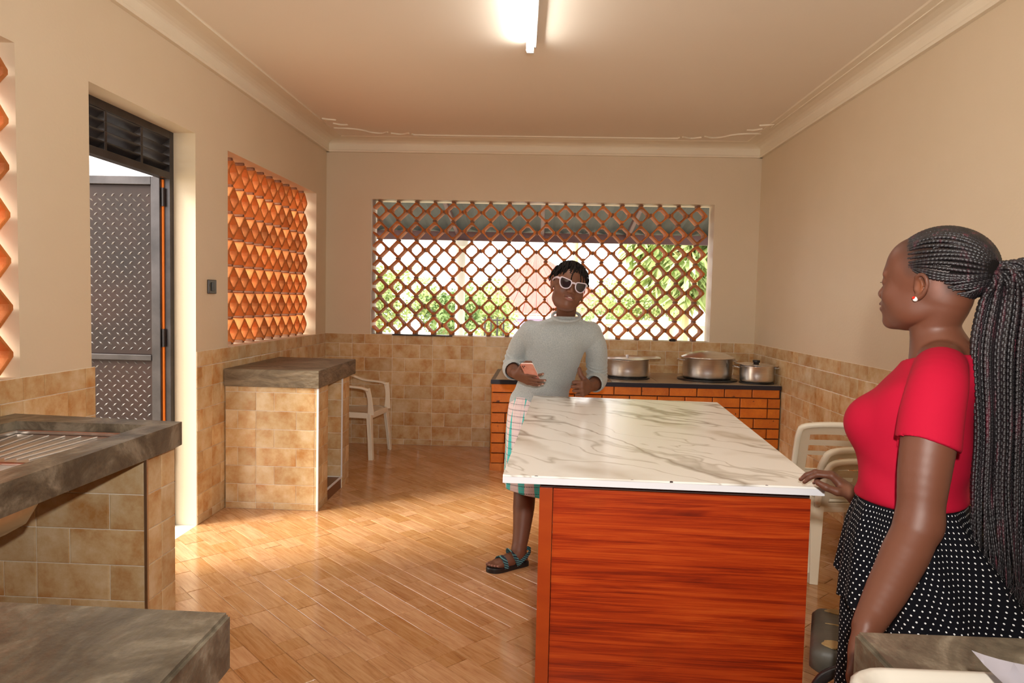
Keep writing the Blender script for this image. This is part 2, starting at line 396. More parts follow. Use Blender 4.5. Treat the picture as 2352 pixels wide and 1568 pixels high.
# teal zig-zag sandal strap
M_strap, N, L, b = mk('teal_zigzag_strap', .6)
oc = N.new('ShaderNodeNewGeometry').outputs['Position']; sp = N.new('ShaderNodeSeparateXYZ'); L.new(oc, sp.inputs[0])
q = math_(N, L, 'PINGPONG', math_(N, L, 'ADD', math_(N, L, 'MULTIPLY', sp.outputs[2], 2.0), math_(N, L, 'MULTIPLY', sp.outputs[0], 1.0)), .011)
L.new(mixc(N, L, math_(N, L, 'GREATER_THAN', q, .0072), (.015, .035, .06), (.12, .36, .36)), b.inputs['Base Color'])

# ------------------------------------------------------------------ room dimensions
XL, XR, YB, YN, ZC = -2.12, 2.07, 6.89, -1.9, 2.97
TH = .22                      # wall thickness
ZT = 1.09                     # top of the tiled dado
ZW = 2.41                     # window head

def wall_mesh(name, axis, pos, out, a0, a1, z0, z1, holes, mat_):
    """wall plane at axis=pos, thickness TH towards out; holes=[(a0,a1,z0,z1)]"""
    bm = bmesh.new(); As = sorted({a0, a1, *[h[0] for h in holes], *[h[1] for h in holes]}); Zs = sorted({z0, z1, *[h[2] for h in holes], *[h[3] for h in holes]})
    cell = {}
    for i in range(len(As) - 1):
        for j in range(len(Zs) - 1):
            ca, cz = (As[i] + As[i + 1]) / 2, (Zs[j] + Zs[j + 1]) / 2
            cell[i, j] = not any(h[0] < ca < h[1] and h[2] < cz < h[3] for h in holes)
    vt = {}
    def V(i, j, k):
        if (i, j, k) not in vt:
            p = pos + (out * TH if k else 0)
            vt[i, j, k] = bm.verts.new((p, As[i], Zs[j]) if axis == 'x' else (As[i], p, Zs[j]))
        return vt[i, j, k]
    for (i, j), on in cell.items():
        if not on: continue
        for k in (0, 1): bm.faces.new([V(i, j, k), V(i + 1, j, k), V(i + 1, j + 1, k), V(i, j + 1, k)])
        for di, dj, e in ((-1, 0, ((0, 0), (0, 1))), (1, 0, ((1, 0), (1, 1))), (0, -1, ((0, 0), (1, 0))), (0, 1, ((0, 1), (1, 1)))):
            if not cell.get((i + di, j + dj), False):
                (p, q), (r, s) = e
                bm.faces.new([V(i + p, j + q, 0), V(i + r, j + s, 0), V(i + r, j + s, 1), V(i + p, j + q, 1)])
    return obj(name, bm, mat_, kind='structure')

DY0, DY1, DZ = 3.25, 4.265, 2.42                       # doorway in the left wall
LW = (4.71, 6.585, ZT, ZW); LN = (1.0, 2.79, ZT, ZW + .02)  # lattice windows in the left wall
BW = (-1.675, 1.642, ZT, ZW)
wall_left = wall_mesh('wall_left', 'x', XL, -1, YN - TH, YB + TH, 0, ZC, [(DY0, DY1, 0, DZ), LW, LN], M_wall)
wall_back = wall_mesh('wall_back', 'y', YB, 1, XL, XR, 0, ZC, [BW], M_wall)
wall_right = wall_mesh('wall_right', 'x', XR, 1, YN - TH, YB + TH, 0, ZC, [], M_wall)
wall_front = wall_mesh('wall_front', 'y', YN, -1, XL, XR, 0, ZC, [], M_wall)
bm = bmesh.new(); box(bm, (XL - TH, YN - TH, ZC), (XR + TH, YB + TH, ZC + .15)); ceiling = obj('ceiling', bm, M_ceil, kind='structure')
bm = bmesh.new(); box(bm, (XL - TH, YN - TH, -.12), (XR + TH, YB + TH, -.006)); floor = obj('floor', bm, M_fgrout, kind='structure')

# cornice: stepped cove along the three seen walls, and the thin plaster bead on the ceiling
def cornice(name, p0, p1, n):
    """runs p0->p1 at the wall; n = unit direction into the room"""
    bm = bmesh.new(); p0, p1, n = Vector(p0), Vector(p1), Vector(n)
    prof = [(0, 2.855), (.028, 2.855), (.034, 2.868), (.03, 2.878), (.03, 2.925), (.036, 2.935), (.05, 2.945), (.075, 2.955), (.115, 2.962), (.19, 2.965), (.20, ZC), (0, ZC)]
    A = [bm.verts.new((*(p0 + n * d).xy, z)) for d, z in prof]; B = [bm.verts.new((*(p1 + n * d).xy, z)) for d, z in prof]
    for k in range(len(prof)):
        j = (k + 1) % len(prof); bm.faces.new((A[k], A[j], B[j], B[k]))
    bm.faces.new(A); bm.faces.new(B[::-1])
    return obj(name, bm, M_trim, kind='structure')
cornice('trim_1', (XL, YN, 0), (XL, YB, 0), (1, 0, 0)); cornice('trim_2', (XR, YN, 0), (XR, YB, 0), (-1, 0, 0)); cornice('trim_3', (XL, YB, 0), (XR, YB, 0), (0, -1, 0))
bd = bmesh.new()
def bead(pts, w=.016):
    sweep(bd, catmull(pts, 5), w, .014, (0, 0, 1))
zb = ZC - .004
bead([(-1.93, YN + .1, zb), (-1.93, 2, zb), (-1.93, 5.9, zb), (-1.90, 6.05, zb), (-1.80, 6.10, zb)])
bead([(1.93, YN + .1, zb), (1.93, 2, zb), (1.93, 5.9, zb), (1.90, 6.05, zb), (1.80, 6.10, zb)])
for s in (-1, 1):
    bead([(s * 1.86, 6.21, zb), (s * 1.80, 6.26, zb), (s * 1.74, 6.26, zb)])
    bead([(s * 1.90, 6.38, zb), (s * 1.75, 6.40, zb), (s * 1.66, 6.45, zb), (s * 1.60, 6.53, zb), (s * 1.51, 6.56, zb), (s * 1.44, 6.51, zb)])
    bead([(s * 1.42, 6.55, zb), (s * 1.33, 6.59, zb), (s * 1.25, 6.54, zb)])
bead([(-1.23, 6.57, zb), (-1.1, 6.61, zb), (0, 6.61, zb), (1.1, 6.61, zb), (1.23, 6.57, zb)])
obj('trim_4', bd, M_trim, kind='structure')

# ------------------------------------------------------------------ unit tile (shared by every tile, plank and brick piece)
def unit_piece(name, inset, drop, m):
    i = inset
    v = [(0, 0, 0), (1, 0, 0), (1, 1, 0), (0, 1, 0), (0, 0, 1 - drop), (1, 0, 1 - drop), (1, 1, 1 - drop), (0, 1, 1 - drop), (i, i, 1), (1 - i, i, 1), (1 - i, 1 - i, 1), (i, 1 - i, 1)]
    f = [(0, 3, 2, 1), (0, 1, 5, 4), (1, 2, 6, 5), (2, 3, 7, 6), (3, 0, 4, 7), (4, 5, 9, 8), (5, 6, 10, 9), (6, 7, 11, 10), (7, 4, 8, 11), (8, 9, 10, 11)]
    me = new_mesh(name, v, f); me.materials.append(m); return me
U_tile = unit_piece('tile', .022, .3, M_tile); U_brick = unit_piece('brick', .03, .35, M_brick); U_plank = unit_piece('plank', .012, .25, M_floor)

def piece(name, me, parent, O, U, V, N, w, h, t):
    o = bpy.data.objects.new(name, me); COL.objects.link(o); o.parent = parent
    mm = Matrix.Identity(4); U, V, N, O = Vector(U), Vector(V), Vector(N), Vector(O)
    for i in range(3):
        mm[i][0] = U[i] * w; mm[i][1] = V[i] * h; mm[i][2] = N[i] * t; mm[i][3] = O[i]
    o.matrix_basis = mm; return o

def dado(parent, O, U, N, width, z0, z1, rowh=.1342, zoff=.055, tw=.4, split=.275, start=0, skip=None, t=.0038, gap=.0034, limit=300, off=(0, 0, 0)):
    """rows of embossed wall tiles on a vertical face: O left-bottom corner on the face (z ignored), U along, N outwards"""
    U, N = Vector(U), Vector(N); Z = Vector((0, 0, 1)); O = Vector(O); n = 0; rest = bmesh.new(); rn = 0
    edges = [z0]; z = zoff
    while z < z1 - .01:
        if z > z0 + .01: edges.append(z)
        z += rowh
    edges.append(z1); nrows = len(edges) - 1
    for r in range(nrows):
        za, zb_ = edges[r], edges[r + 1]; k = int(round((za - zoff) / rowh)) if za > zoff - .02 else -1
        sp = split if k % 2 == 0 else tw - split
        cuts = [0]; x = -start
        while x < width:
            for c in (x, x + sp):
                if 0.012 < c < width - .012: cuts.append(c)
            x += tw
        cuts.append(width)
        for a, b_ in zip(cuts, cuts[1:]):
            if skip and skip((a + b_) / 2, (za + zb_) / 2): continue
            wv, hv = b_ - a - gap, zb_ - za - gap; o_ = O + U * (a + gap / 2) + Z * (za + gap / 2) - Vector(off)
            if n < limit: piece('tile', U_tile, parent, o_, U, Z, N, wv, hv, t)
            else:
                mm = Matrix.Identity(4)
                for i in range(3): mm[i][0] = U[i] * wv; mm[i][1] = Z[i] * hv; mm[i][2] = N[i] * t; mm[i][3] = o_[i]
                tmp = bmesh.new(); tmp.from_mesh(U_tile); tmp.transform(mm); me = bpy.data.meshes.new('x'); tmp.to_mesh(me); tmp.free(); rest.from_mesh(me); bpy.data.meshes.remove(me); rn += 1
            n += 1
    if rn: obj('tiles', rest, M_tile, parent, kind='stuff')
    else: rest.free()
    return n

def slab_box(name, parent, lo, hi, m, off=(0, 0, 0), bev=0):
    bm = bmesh.new(); box(bm, [lo[i] - off[i] for i in range(3)], [hi[i] - off[i] for i in range(3)], bev); return obj(name, bm, m, parent)

# dado tiles on the walls (grout bed 2 mm behind them)
slab_box('grout_bed', wall_back, (XL, YB - .002, 0), (XR, YB + .001, ZT), M_grout)
dado(wall_back, (XL, YB - .002, 0), (1, 0, 0), (0, -1, 0), XR - XL, 0, ZT, start=.13)
slab_box('grout_bed', wall_left, (XL - .001, DY1 + .002, 0), (XL + .002, YB, ZT), M_grout)
slab_box('grout_bed', wall_left, (XL - .001, .4, 0), (XL + .002, DY0 + .02, ZT), M_grout)
dado(wall_left, (XL + .002, DY1 + .002, 0), (0, 1, 0), (1, 0, 0), YB - DY1 - .012, 0, ZT, start=.2)
dado(wall_left, (XL + .002, 1.3, 0), (0, 1, 0), (1, 0, 0), DY0 + .02 - 1.3, .58, ZT, start=.1)
slab_box('grout_bed', wall_right, (XR - .002, .5, 0), (XR + .001, YB, ZT), M_grout)
# the right wall: the far part first (it is what shows), the near strip behind the person is joined
dado(wall_right, (XR - .002, YB - .012, 0), (0, -1, 0), (-1, 0, 0), 5.2, 0, ZT, start=.15, limit=236)

# ------------------------------------------------------------------ floor planks (45 degree wood-look tiles)
SP = .605; inv = .5; r2 = math.sqrt(2)
cutp = [.38, .80, .22, .62]; cand = []
for i in range(-12, 12):
    for j in range(-12, 16):
        for k in range(4):
            sA = 1.905 + SP * i + SP * k / 4; sB = sA + SP / 4
            cc = cutp[(k + (i + j) * 1) % 4]
            for t0, t1 in ((0, cc), (cc, 1)):
                tA = 3.757 + SP * j + SP * t0; tB = 3.757 + SP * j + SP * t1
                cx = ((sA + sB) - (tA + tB)) / 4; cy = ((sA + sB) + (tA + tB)) / 4
                if XL - .4 < cx < XR + .4 and .2 < cy < YB + .4: cand.append((sA, sB, tA, tB, cx, cy))
def corners(c): return [((s - t) / 2, (s + t) / 2) for s, t in ((c[0], c[2]), (c[1], c[2]), (c[1], c[3]), (c[0], c[3]))]
def clip_poly(P, lo, hi):
    for ax in (0, 1):
        for lim, sg in ((lo[ax], 1), (hi[ax], -1)):
            Q = []
            for a, b_ in zip(P, P[1:] + P[:1]):
                da, db = sg * (a[ax] - lim), sg * (b_[ax] - lim)
                if da >= 0: Q.append(a)
                if da * db < 0:
                    t = da / (da - db); Q.append((a[0] + t * (b_[0] - a[0]), a[1] + t * (b_[1] - a[1])))
            P = Q
            if len(P) < 3: return []
    return P
def seen(c):
    x, y = c[4], c[5]
    v = Vector((x, y, -1.45)); d = v.dot(fwd)
    if d < .5: return False
    u = v.dot(right) / d * 1620 + 1176; w_ = v.dot(down) / d * 1620 + 784
    if not (380 < u < 2000 and 1000 < w_ < 1600): return False
    if 1255 < u < 1840: return False
    if u < 560 and w_ > 1400: return False
    if u > 1940 or (u < 740 and w_ < 1170): return False
    return all(XL + .01 < p[0] < XR - .01 and p[1] < YB - .01 for p in corners(c))
good = sorted([c for c in cand if seen(c)], key=lambda c: c[4] ** 2 + c[5] ** 2)[:300]
gs = set(good); g = .0022
for c in good:
    p = corners(c); U = Vector((p[1][0] - p[0][0], p[1][1] - p[0][1], 0)); V_ = Vector((p[3][0] - p[0][0], p[3][1] - p[0][1], 0)); w_, h_ = U.length, V_.length; U.normalize(); V_.normalize()
    piece('plank', U_plank, floor, Vector((*p[0], -.006)) + U * g / 2 + V_ * g / 2, U, V_, (0, 0, 1), w_ - g, h_ - g, .006)
bm = bmesh.new(); lay = bm.faces.layers.int.new('id'); vals = []
for c in cand:
    if c in gs: continue
    s = g / r2 * 1.0
    P = [((a - b_) / 2, (a + b_) / 2) for a, b_ in ((c[0] + s, c[2] + s), (c[1] - s, c[2] + s), (c[1] - s, c[3] - s), (c[0] + s, c[3] - s))]
    P = clip_poly(P, (XL, .2), (XR, YB))
    if not P: continue
    n0 = len(bm.faces); a = [bm.verts.new((*q, -.006)) for q in P]; b_ = [bm.verts.new((*q, 0)) for q in P]
    try:
        fs = [bm.faces.new(b_)] + [bm.faces.new((a[i], a[(i + 1) % len(a)], b_[(i + 1) % len(a)], b_[i])) for i in range(len(a))]
    except ValueError: continue
    for f_ in fs: f_[lay] = len(vals)
    vals.append(random.random())
bmesh.ops.recalc_face_normals(bm, faces=bm.faces)
me = bpy.data.meshes.new('planks'); bm.to_mesh(me); bm.free()
ids = np.zeros(len(me.polygons), np.int32); me.attributes['id'].data.foreach_get('value', ids)
A = me.attributes.new('rnd', 'FLOAT', 'FACE'); A.data.foreach_set('value', np.array(vals, np.float32)[ids])
obj('planks', me, M_floor, floor, kind='stuff')
# part of the threshold floor through the doorway
slab_box('door_sill', floor, (XL - TH, DY0, -.006), (XL, DY1, -.001), M_grout)
# ------------------------------------------------------------------ clay lattice windows
def block_mesh():
    """square clay pipe set on its corner, axis along +Y (depth 0..D)"""
    def ring(hd, c):
        P = []
        for k in range(4):
            a = k * pi / 2; p = Vector((cos(a), sin(a))) * hd; t = Vector((-sin(a), cos(a)))
            q = p - Vector((cos(a), sin(a))) * c
            P += [q - t * c, q + t * c]
        return P
    D = .145; v = []; f = []
    o_, i_ = ring(.0918, .0075), ring(.0725, .014)
    for R_, y in ((o_, .004), (o_, D - .004), (i_, D - .004), (i_, .004)):
        v += [(p.x, y, p.y) for p in R_]
    ro, ri = ring(.0895, .009), ring(.0755, .014)
    v += [(p.x, 0, p.y) for p in ro] + [(p.x, 0, p.y) for p in ri] + [(p.x, D, p.y) for p in ro] + [(p.x, D, p.y) for p in ri]
    def band(a, b):
        for k in range(8): f.append((a * 8 + k, a * 8 + (k + 1) % 8, b * 8 + (k + 1) % 8, b * 8 + k))
    band(0, 1); band(3, 2); band(0, 4); band(4, 5); band(5, 3); band(1, 6); band(6, 7); band(7, 2)
    me = new_mesh('clay_block', v, f); bm = bmesh.new(); bm.from_mesh(me); bmesh.ops.recalc_face_normals(bm, faces=bm.faces); bm.to_mesh(me); bm.free()
    me.materials.append(M_clay); return me
BLK = block_mesh()
def lattice(root, origin, along, depth, a0, na, pa, z0, nz, pz, amax):
    """grid of clay blocks; origin corner, along & depth unit vectors"""
    A, Dp = Vector(along), Vector(depth); mor = bmesh.new()
    for j in range(nz):
        for i in range(na):
            s = random.uniform(-.002, .002); p = Vector(origin) + A * (a0 + i * pa + s) + Vector((0, 0, z0 + j * pz + random.uniform(-.002, .002))) + Dp * random.uniform(0, .006)
            o = bpy.data.objects.new('clay_block', BLK); COL.objects.link(o); o.parent = root
            mm = Matrix.Identity(4); Z = Vector((0, 0, 1))
            for r in range(3): mm[r][0] = A[r]; mm[r][1] = Dp[r]; mm[r][2] = Z[r]; mm[r][3] = p[r]
            o.matrix_basis = mm @ Matrix.Rotation(random.uniform(-.03, .03), 4, 'Y')
            for dx, dz in ((.5, 0), (0, .5)):
                q = p + A * dx * pa + Vector((0, 0, dz * pz)) + Dp * .012
                if dx and i == na - 1: continue
                mm2 = mm.copy(); mm2[0][3], mm2[1][3], mm2[2][3] = q
                hw = .0125 + random.uniform(-.003, .003)
                box(mor, (-hw, 0, -hw), (hw, .12, hw), 0, mm2 @ Matrix.Rotation(pi / 4 + random.uniform(-.2, .2), 4, 'Y'))
            q = p - Vector((0, 0, .5 * pz)) + Dp * .012
            if j == 0: mm2 = mm.copy(); mm2[0][3], mm2[1][3], mm2[2][3] = q; box(mor, (-.02, 0, -.002), (.02, .12, .018), 0, mm2)
    obj('mortar', mor, M_mortar, root, kind='stuff')
    return root
def structure_empty(name):
    o = bpy.data.objects.new(name, None); COL.objects.link(o); o['kind'] = 'structure'; o.empty_display_size = .1; return o
w1 = structure_empty('window_1'); w1['label'] = 'wide lattice window of orange clay blocks in the back wall'
lattice(w1, (BW[0], YB + .055, 0), (1, 0, 0), (0, 1, 0), .062, 18, .1835, ZT + .098, 7, .1865, 0)
slab_box('reveal', w1, (BW[0] - .001, YB + .012, ZT - .001), (BW[0] + .006, YB + TH, ZW), M_whitew)
slab_box('sill_ledge', w1, (-1.45, YB - .02, ZT - .006), (-.86, YB + .03, ZT + .006), M_black)
w2 = structure_empty('window_2'); w2['label'] = 'lattice window of orange clay blocks in the left wall beyond the door'
lattice(w2, (XL - .065, LW[0], 0), (0, 1, 0), (-1, 0, 0), .06, 10, .1875, ZT + .098, 7, .1865, 0)
w3 = structure_empty('window_3'); w3['label'] = 'lattice window cut by the left edge of the picture'
lattice(w3, (XL - .012, LN[0], 0), (0, 1, 0), (-1, 0, 0), .192, 9, .1875, ZT + .098, 7, .1865, 0)
# small dark knob left on the sill of the back window
t = thing('dark_cap', 'small dark cap left on the sill of the back lattice window', 'cap', (1.29, YB + .025, ZT))
bm = bmesh.new(); lathe(bm, [(0, 0), (.03, 0), (.034, .01), (.03, .022), (.012, .026), (0, .026)], 16); smooth_me = obj('shell', bm, M_black, t)

# ------------------------------------------------------------------ doorway: frame, louvre, open diamond-plate leaf
door = structure_empty('door_1'); door['label'] = 'black steel door with diamond plate panels standing open outwards, louvred vent above'
FX0, FX1 = XL - .19, XL - .135
def bx(name, lo, hi, m, parent, bev=.002): return slab_box(name, parent, lo, hi, m, bev=bev)
bx('door_frame', (FX0, DY1 - .045, 0), (FX1, DY1, DZ), M_blackm, door); bx('door_frame', (FX0, DY0, 0), (FX1, DY0 + .045, DZ), M_blackm, door)
bx('door_frame', (FX0, DY0 + .045, DZ - .045), (FX1, DY1 - .045, DZ), M_blackm, door); bx('transom', (FX0, DY0 + .045, 2.135), (FX1, DY1 - .045, 2.175), M_blackm, door)
bx('gap_glimpse_strip', (FX0 - .004, DY1 - .058, 0), (FX0 + .02, DY1 - .046, 2.13), M_orange, door, 0)  # added strip standing in for the orange wall glimpsed through the hinge gap
for k in range(2): bx('louvre_post', (FX0 + .005, DY0 + .34 + .33 * k, 2.175), (FX1 - .005, DY0 + .362 + .33 * k, DZ - .045), M_blackm, door)
for k in range(4):
    bm = bmesh.new(); mm = Matrix.Translation((FX0 + .027, 0, 2.2 + .052 * k)) @ Matrix.Rotation(rad(-38), 4, 'Y')
    box(bm, (-.03, DY0 + .045, -.0015), (.03, DY1 - .045, .0015), 0, mm); obj('louvre_slat', bm, M_blackm, door)
# leaf: in the plane y=4.2, from the hinge at X=-2.29 outwards
leaf = bpy.data.objects.new('door_leaf', None); COL.objects.link(leaf); leaf.parent = door; leaf.location = (-2.30, 4.205, .02)
LWD, LH = 1.0, 2.125
def lbx(name, lo, hi, m): return slab_box(name, leaf, lo, hi, m, bev=.003)
lbx('leaf_stile', (-.055, -.02, 0), (0, .02, LH), M_blackm); lbx('leaf_stile', (-LWD, -.02, 0), (-LWD + .055, .02, LH), M_blackm)
lbx('leaf_rail', (-LWD + .055, -.02, LH - .05), (-.055, .02, LH), M_blackm); lbx('leaf_rail', (-LWD + .055, -.02, 0), (-.055, .02, .05), M_blackm)
lbx('leaf_rail', (-LWD + .055, -.024, 1.015), (-.055, .02, 1.05), M_blackm)
lbx('plate_panel', (-LWD + .055, -.003, .05), (-.055, .003, 1.015), M_plate); lbx('plate_panel', (-LWD + .055, -.003, 1.05), (-.055, .003, LH - .05), M_plate)
bm = bmesh.new()
def lug(x, z, a):
    c, s = cos(a), sin(a); L_, w_ = .0160, .0050
    P = [(L_, 0), (0, w_), (-L_, 0), (0, -w_)]
    vs = [bm.verts.new((x + c * p - s * q, -.003, z + s * p + c * q)) for p, q in P]; top = bm.verts.new((x + .3 * w_, -.0075, z))
    for k in range(4): bm.faces.new((vs[k], vs[(k + 1) % 4], top))
rows = int((LH - .14) / .029)
for r in range(rows):
    z = .07 + r * .029
    if 1.0 < z < 1.068: continue
    for c_ in range(int((LWD - .13) / .054)):
        lug(-LWD + .08 + c_ * .054 + (.027 if r % 2 else 0), z, rad(40) if r % 2 else rad(-38))
o = obj('tread_lugs', bm, M_lug, leaf, kind='stuff')
for z in (.25, 1.1, 1.95):
    bm = bmesh.new(); tube(bm, [(.010, -.002, z), (.010, -.002, z + .11)], .009, 10); obj('hinge', bm, M_blackm, leaf)

# wall switch
t = thing('wall_switch', 'small black wall switch between the doorway and the lattice window', 'switch', (XL, 4.465, 1.495))
slab_box('switch_plate', t, (0, -.055, -.045), (.012, .055, .045), mat('dark_switch', (.035, .028, .022), .3), bev=.004); slab_box('rocker', t, (.012, -.02, -.028), (.017, .02, .028), M_black, bev=.002)

# ------------------------------------------------------------------ fluorescent lamp
t = thing('fluorescent_lamp', 'long bare fluorescent tube lamp fixed along the middle of the ceiling', 'lamp', (-.09, 3.62, ZC), rotz=rad(1.6))
slab_box('batten', t, (.0, -.63, -.035), (.045, .63, 0), M_batten, bev=.004)
bm = bmesh.new(); tube(bm, [(-.002, -.60, -.052), (-.002, .60, -.052)], .013, 16); obj('tube', bm, M_tubegl, t)
for s in (-1, 1):
    bm = bmesh.new(); tube(bm, [(-.002, s * .60, -.052), (-.002, s * .625, -.052)], .0145, 16); obj('end_cap', bm, M_batten, t)
    slab_box('lamp_holder', t, (-.012, s * .612 - .012, -.07), (.03, s * .612 + .012, -.0), M_batten, bev=.003)

# ------------------------------------------------------------------ sink counter on the left
HC = .95
t = thing('sink_counter', 'concrete sink counter on a tiled pier beside the doorway', 'counter', (XL, 1.1, 0))
O_ = (XL, 1.1, 0)
# slab with a rectangular well for the sink: plan polygons
bm = bmesh.new(); X0, X1, Y0, Y1 = XL + .0125, -1.375, 1.1, 2.672
sx0, sx1, sy0, sy1 = -1.985, -1.475, 1.55, 2.585
for q in ([(X0, Y0), (X1, Y0), (X1, sy0), (X0, sy0)], [(X0, sy1), (X1, sy1), (X1 - .01, Y1), (X0, Y1 + .07)], [(X0, sy0), (sx0, sy0), (sx0, sy1), (X0, sy1)], [(sx1, sy0), (X1, sy0), (X1, sy1), (sx1, sy1)]):
    prism(bm, [(a - O_[0], b_ - O_[1]) for a, b_ in q], .86, HC)
bmesh.ops.remove_doubles(bm, verts=bm.verts, dist=.0005)
obj('concrete_slab', bm, M_conc, t)
slab_box('pier', t, (XL + .0125, 2.462, 0), (-1.41, 2.66, .86), M_grout, off=O_)
dado(t, (XL + .03, 2.462, 0), (1, 0, 0), (0, -1, 0), .677, 0, .86, rowh=.1315, zoff=.06, start=.13, off=O_)
dado(t, (-1.41, 2.462, 0), (0, 1, 0), (1, 0, 0), .198, 0, .86, rowh=.1315, zoff=.06, start=.3, off=O_)
slab_box('edge_trim', t, (-1.412, 2.452, 0), (-1.401, 2.462, .86), M_steel, off=O_)

# stainless steel sink, a thing of its own resting in the well
t = thing('kitchen_sink', 'stainless steel sink with a fanned drainboard sunk in the concrete counter', 'sink', (-1.73, 2.07, HC - .045))
zt = HC - .045
def toL(p): return (p[0] + 1.73, p[1] - 2.07, p[2] - zt)
# drainboard plate with the bowl opening left out
bm = bmesh.new(); bx0, bx1, by0, by1 = -1.93, -1.525, 1.62, 2.135
for q in ([(sx0 + .002, by1), (sx1 - .002, by1), (sx1 - .002, sy1 - .002), (sx0 + .002, sy1 - .002)], [(sx0 + .002, sy0 + .002), (sx1 - .002, sy0 + .002), (sx1 - .002, by0), (sx0 + .002, by0)],
          [(sx0 + .002, by0), (bx0, by0), (bx0, by1), (sx0 + .002, by1)], [(bx1, by0), (sx1 - .002, by0), (sx1 - .002, by1), (bx1, by1)]):
    prism(bm, [toL((a, b_, 0))[:2] for a, b_ in q], -.006, 0)
obj('drainboard', bm, M_steel, t)
bm = bmesh.new()
P = [(sx0 + .012, sy0 + .012), (sx1 - .012, sy0 + .012), (sx1 - .012, sy1 - .012), (sx0 + .012, sy1 - .012)]
for a, b_ in zip(P, P[1:] + P[:1]): sweep(bm, [toL((a[0], a[1], zt + .007)), toL((b_[0], b_[1], zt + .007))], .016, .014, (0, 0, 1) if False else (1, 0, 0) if a[0] == b_[0] else (0, 1, 0))
obj('raised_rim', bm, M_steel, t)
M_rib = mat('glint_rib', (.85, .82, .78), .18, .5)  # whiter than the drainboard steel: the bright flash glints are put into the colour
for k in range(8):
    f = k / 7; bm = bmesh.new()
    a = toL((-1.86 + .28 * f, by1 + .03, zt + .003)); b_ = toL((-1.945 + .43 * f, sy1 - .05 - .06 * max(0, f - .8) * 5, zt + .003))
    sweep(bm, [a, b_], .0055, .005, (1, 0, 0), .6); obj('drain_rib', bm, M_rib, t)
# bowl: rounded box open on top
def rr(w_, h_, r, n=5):
    P = []
    for cx, cy, a in ((w_ - r, h_ - r, 0), (-w_ + r, h_ - r, pi / 2), (-w_ + r, -h_ + r, pi), (w_ - r, -h_ + r, 1.5 * pi)):
        for k in range(n + 1): P.append((cx + r * cos(a + k * pi / 2 / n), cy + r * sin(a + k * pi / 2 / n)))
    return P
bm = bmesh.new(); rings = []
cx, cy = (bx0 + bx1) / 2 + 1.73, (by0 + by1) / 2 - 2.07
for s, z in ((0, .0), (.004, -.01), (.010, -.12), (.03, -.17), (.06, -.19)):
    rings.append([bm.verts.new((cx + x, cy + y, z)) for x, y in rr((bx1 - bx0) / 2 - s, (by1 - by0) / 2 - s, .06)])
for A, B in zip(rings, rings[1:]):
    for k in range(len(A)): bm.faces.new((A[k], A[(k + 1) % len(A)], B[(k + 1) % len(A)], B[k]))
bm.faces.new(rings[-1]); bmesh.ops.recalc_face_normals(bm, faces=bm.faces)
bmesh.ops.solidify(bm, geom=bm.faces[:], thickness=.0015)
o = obj('bowl', bm, M_steel, t); smooth(o.data)

# ------------------------------------------------------------------ concrete slabs in the foreground
def fg_counter(name, label, quad, tiles):
    c0 = (sum(p[0] for p in quad) / 4, sum(p[1] for p in quad) / 4); t = thing(name, label, 'counter', (c0[0], c0[1], 0))
    bm = bmesh.new(); prism(bm, [(p[0] - c0[0], p[1] - c0[1]) for p in quad], .855, HC, .006); obj('concrete_slab', bm, M_conc, t)
    return t, c0
t, c0 = fg_counter('corner_counter', 'grey concrete worktop corner in the lower left foreground', [(XL + .004, -.55), (-.43, -.55), (-.476, 1.07), (XL + .004, 1.095)], 0)
slab_box('pier', t, (-.68, -.5, 0), (-.495, 1.045, .855), M_grout, off=(c0[0], c0[1], 0))
dado(t, (-.495, -.5, 0), (0, 1, 0), (1, 0, 0), 1.545, 0, .855, rowh=.1315, zoff=.06, off=(c0[0], c0[1], 0))
dado(t, (-.495, 1.045, 0), (-1, 0, 0), (0, 1, 0), .185, 0, .855, rowh=.1315, zoff=.06, off=(c0[0], c0[1], 0))
t, c0 = fg_counter('near_right_counter', 'grey concrete worktop in the lower right foreground holding a cream tray', [(.505, -.55), (XR - .002, -.55), (XR - .002, 1.10), (.50, 1.092)], 0)
slab_box('pier', t, (.52, -.5, 0), (.70, 1.06, .855), M_grout, off=(c0[0], c0[1], 0))
dado(t, (.52, 1.06, 0), (0, -1, 0), (-1, 0, 0), 1.56, 0, .855, rowh=.1315, zoff=.06, off=(c0[0], c0[1], 0))
dado(t, (.70, 1.06, 0), (-1, 0, 0), (0, 1, 0), .18, 0, .855, rowh=.1315, zoff=.06, off=(c0[0], c0[1], 0))

# cream tray and white dish on it
t = thing('cream_tray', 'cream plastic tray with rounded corners on the near right worktop', 'tray', (.72, .66, HC))
bm = bmesh.new(); rings = []
for s, z in ((.02, 0), (.004, .012), (0, .04), (.006, .046), (.014, .046), (.02, .038), (.03, .014)):
    rings.append([bm.verts.new((x, y, z)) for x, y in rr(.33 - s, .235 - s, .05 - s * .5)])
bm.faces.new(rings[0][::-1])
for A, B in zip(rings, rings[1:]):
    for k in range(len(A)): bm.faces.new((A[k], A[(k + 1) % len(A)], B[(k + 1) % len(A)], B[k]))
bm.faces.new(rings[-1]); o = obj('tray_body', bm, M_cream, t); smooth(o.data)
t = thing('square_dish', 'white square dish with upswept pointed corners resting in the cream tray', 'dish', (.757, .755, HC + .0145), rotz=rad(14))
bm = bmesh.new(); n = 16; grid = {}
for i in range(n + 1):
    for j in range(n + 1):
        u, v = 2 * i / n - 1, 2 * j / n - 1; e = max(abs(u), abs(v)); cn = abs(u * v)
        pinch = (1 - .07 * cn ** 4) * (1 - .10 * (1 - min(abs(u), abs(v)) ** 2) * e ** 3)
        grid[i, j] = bm.verts.new((u * .185 * pinch, v * .185 * pinch, .006 + .022 * e ** 3 + .035 * cn ** 2))
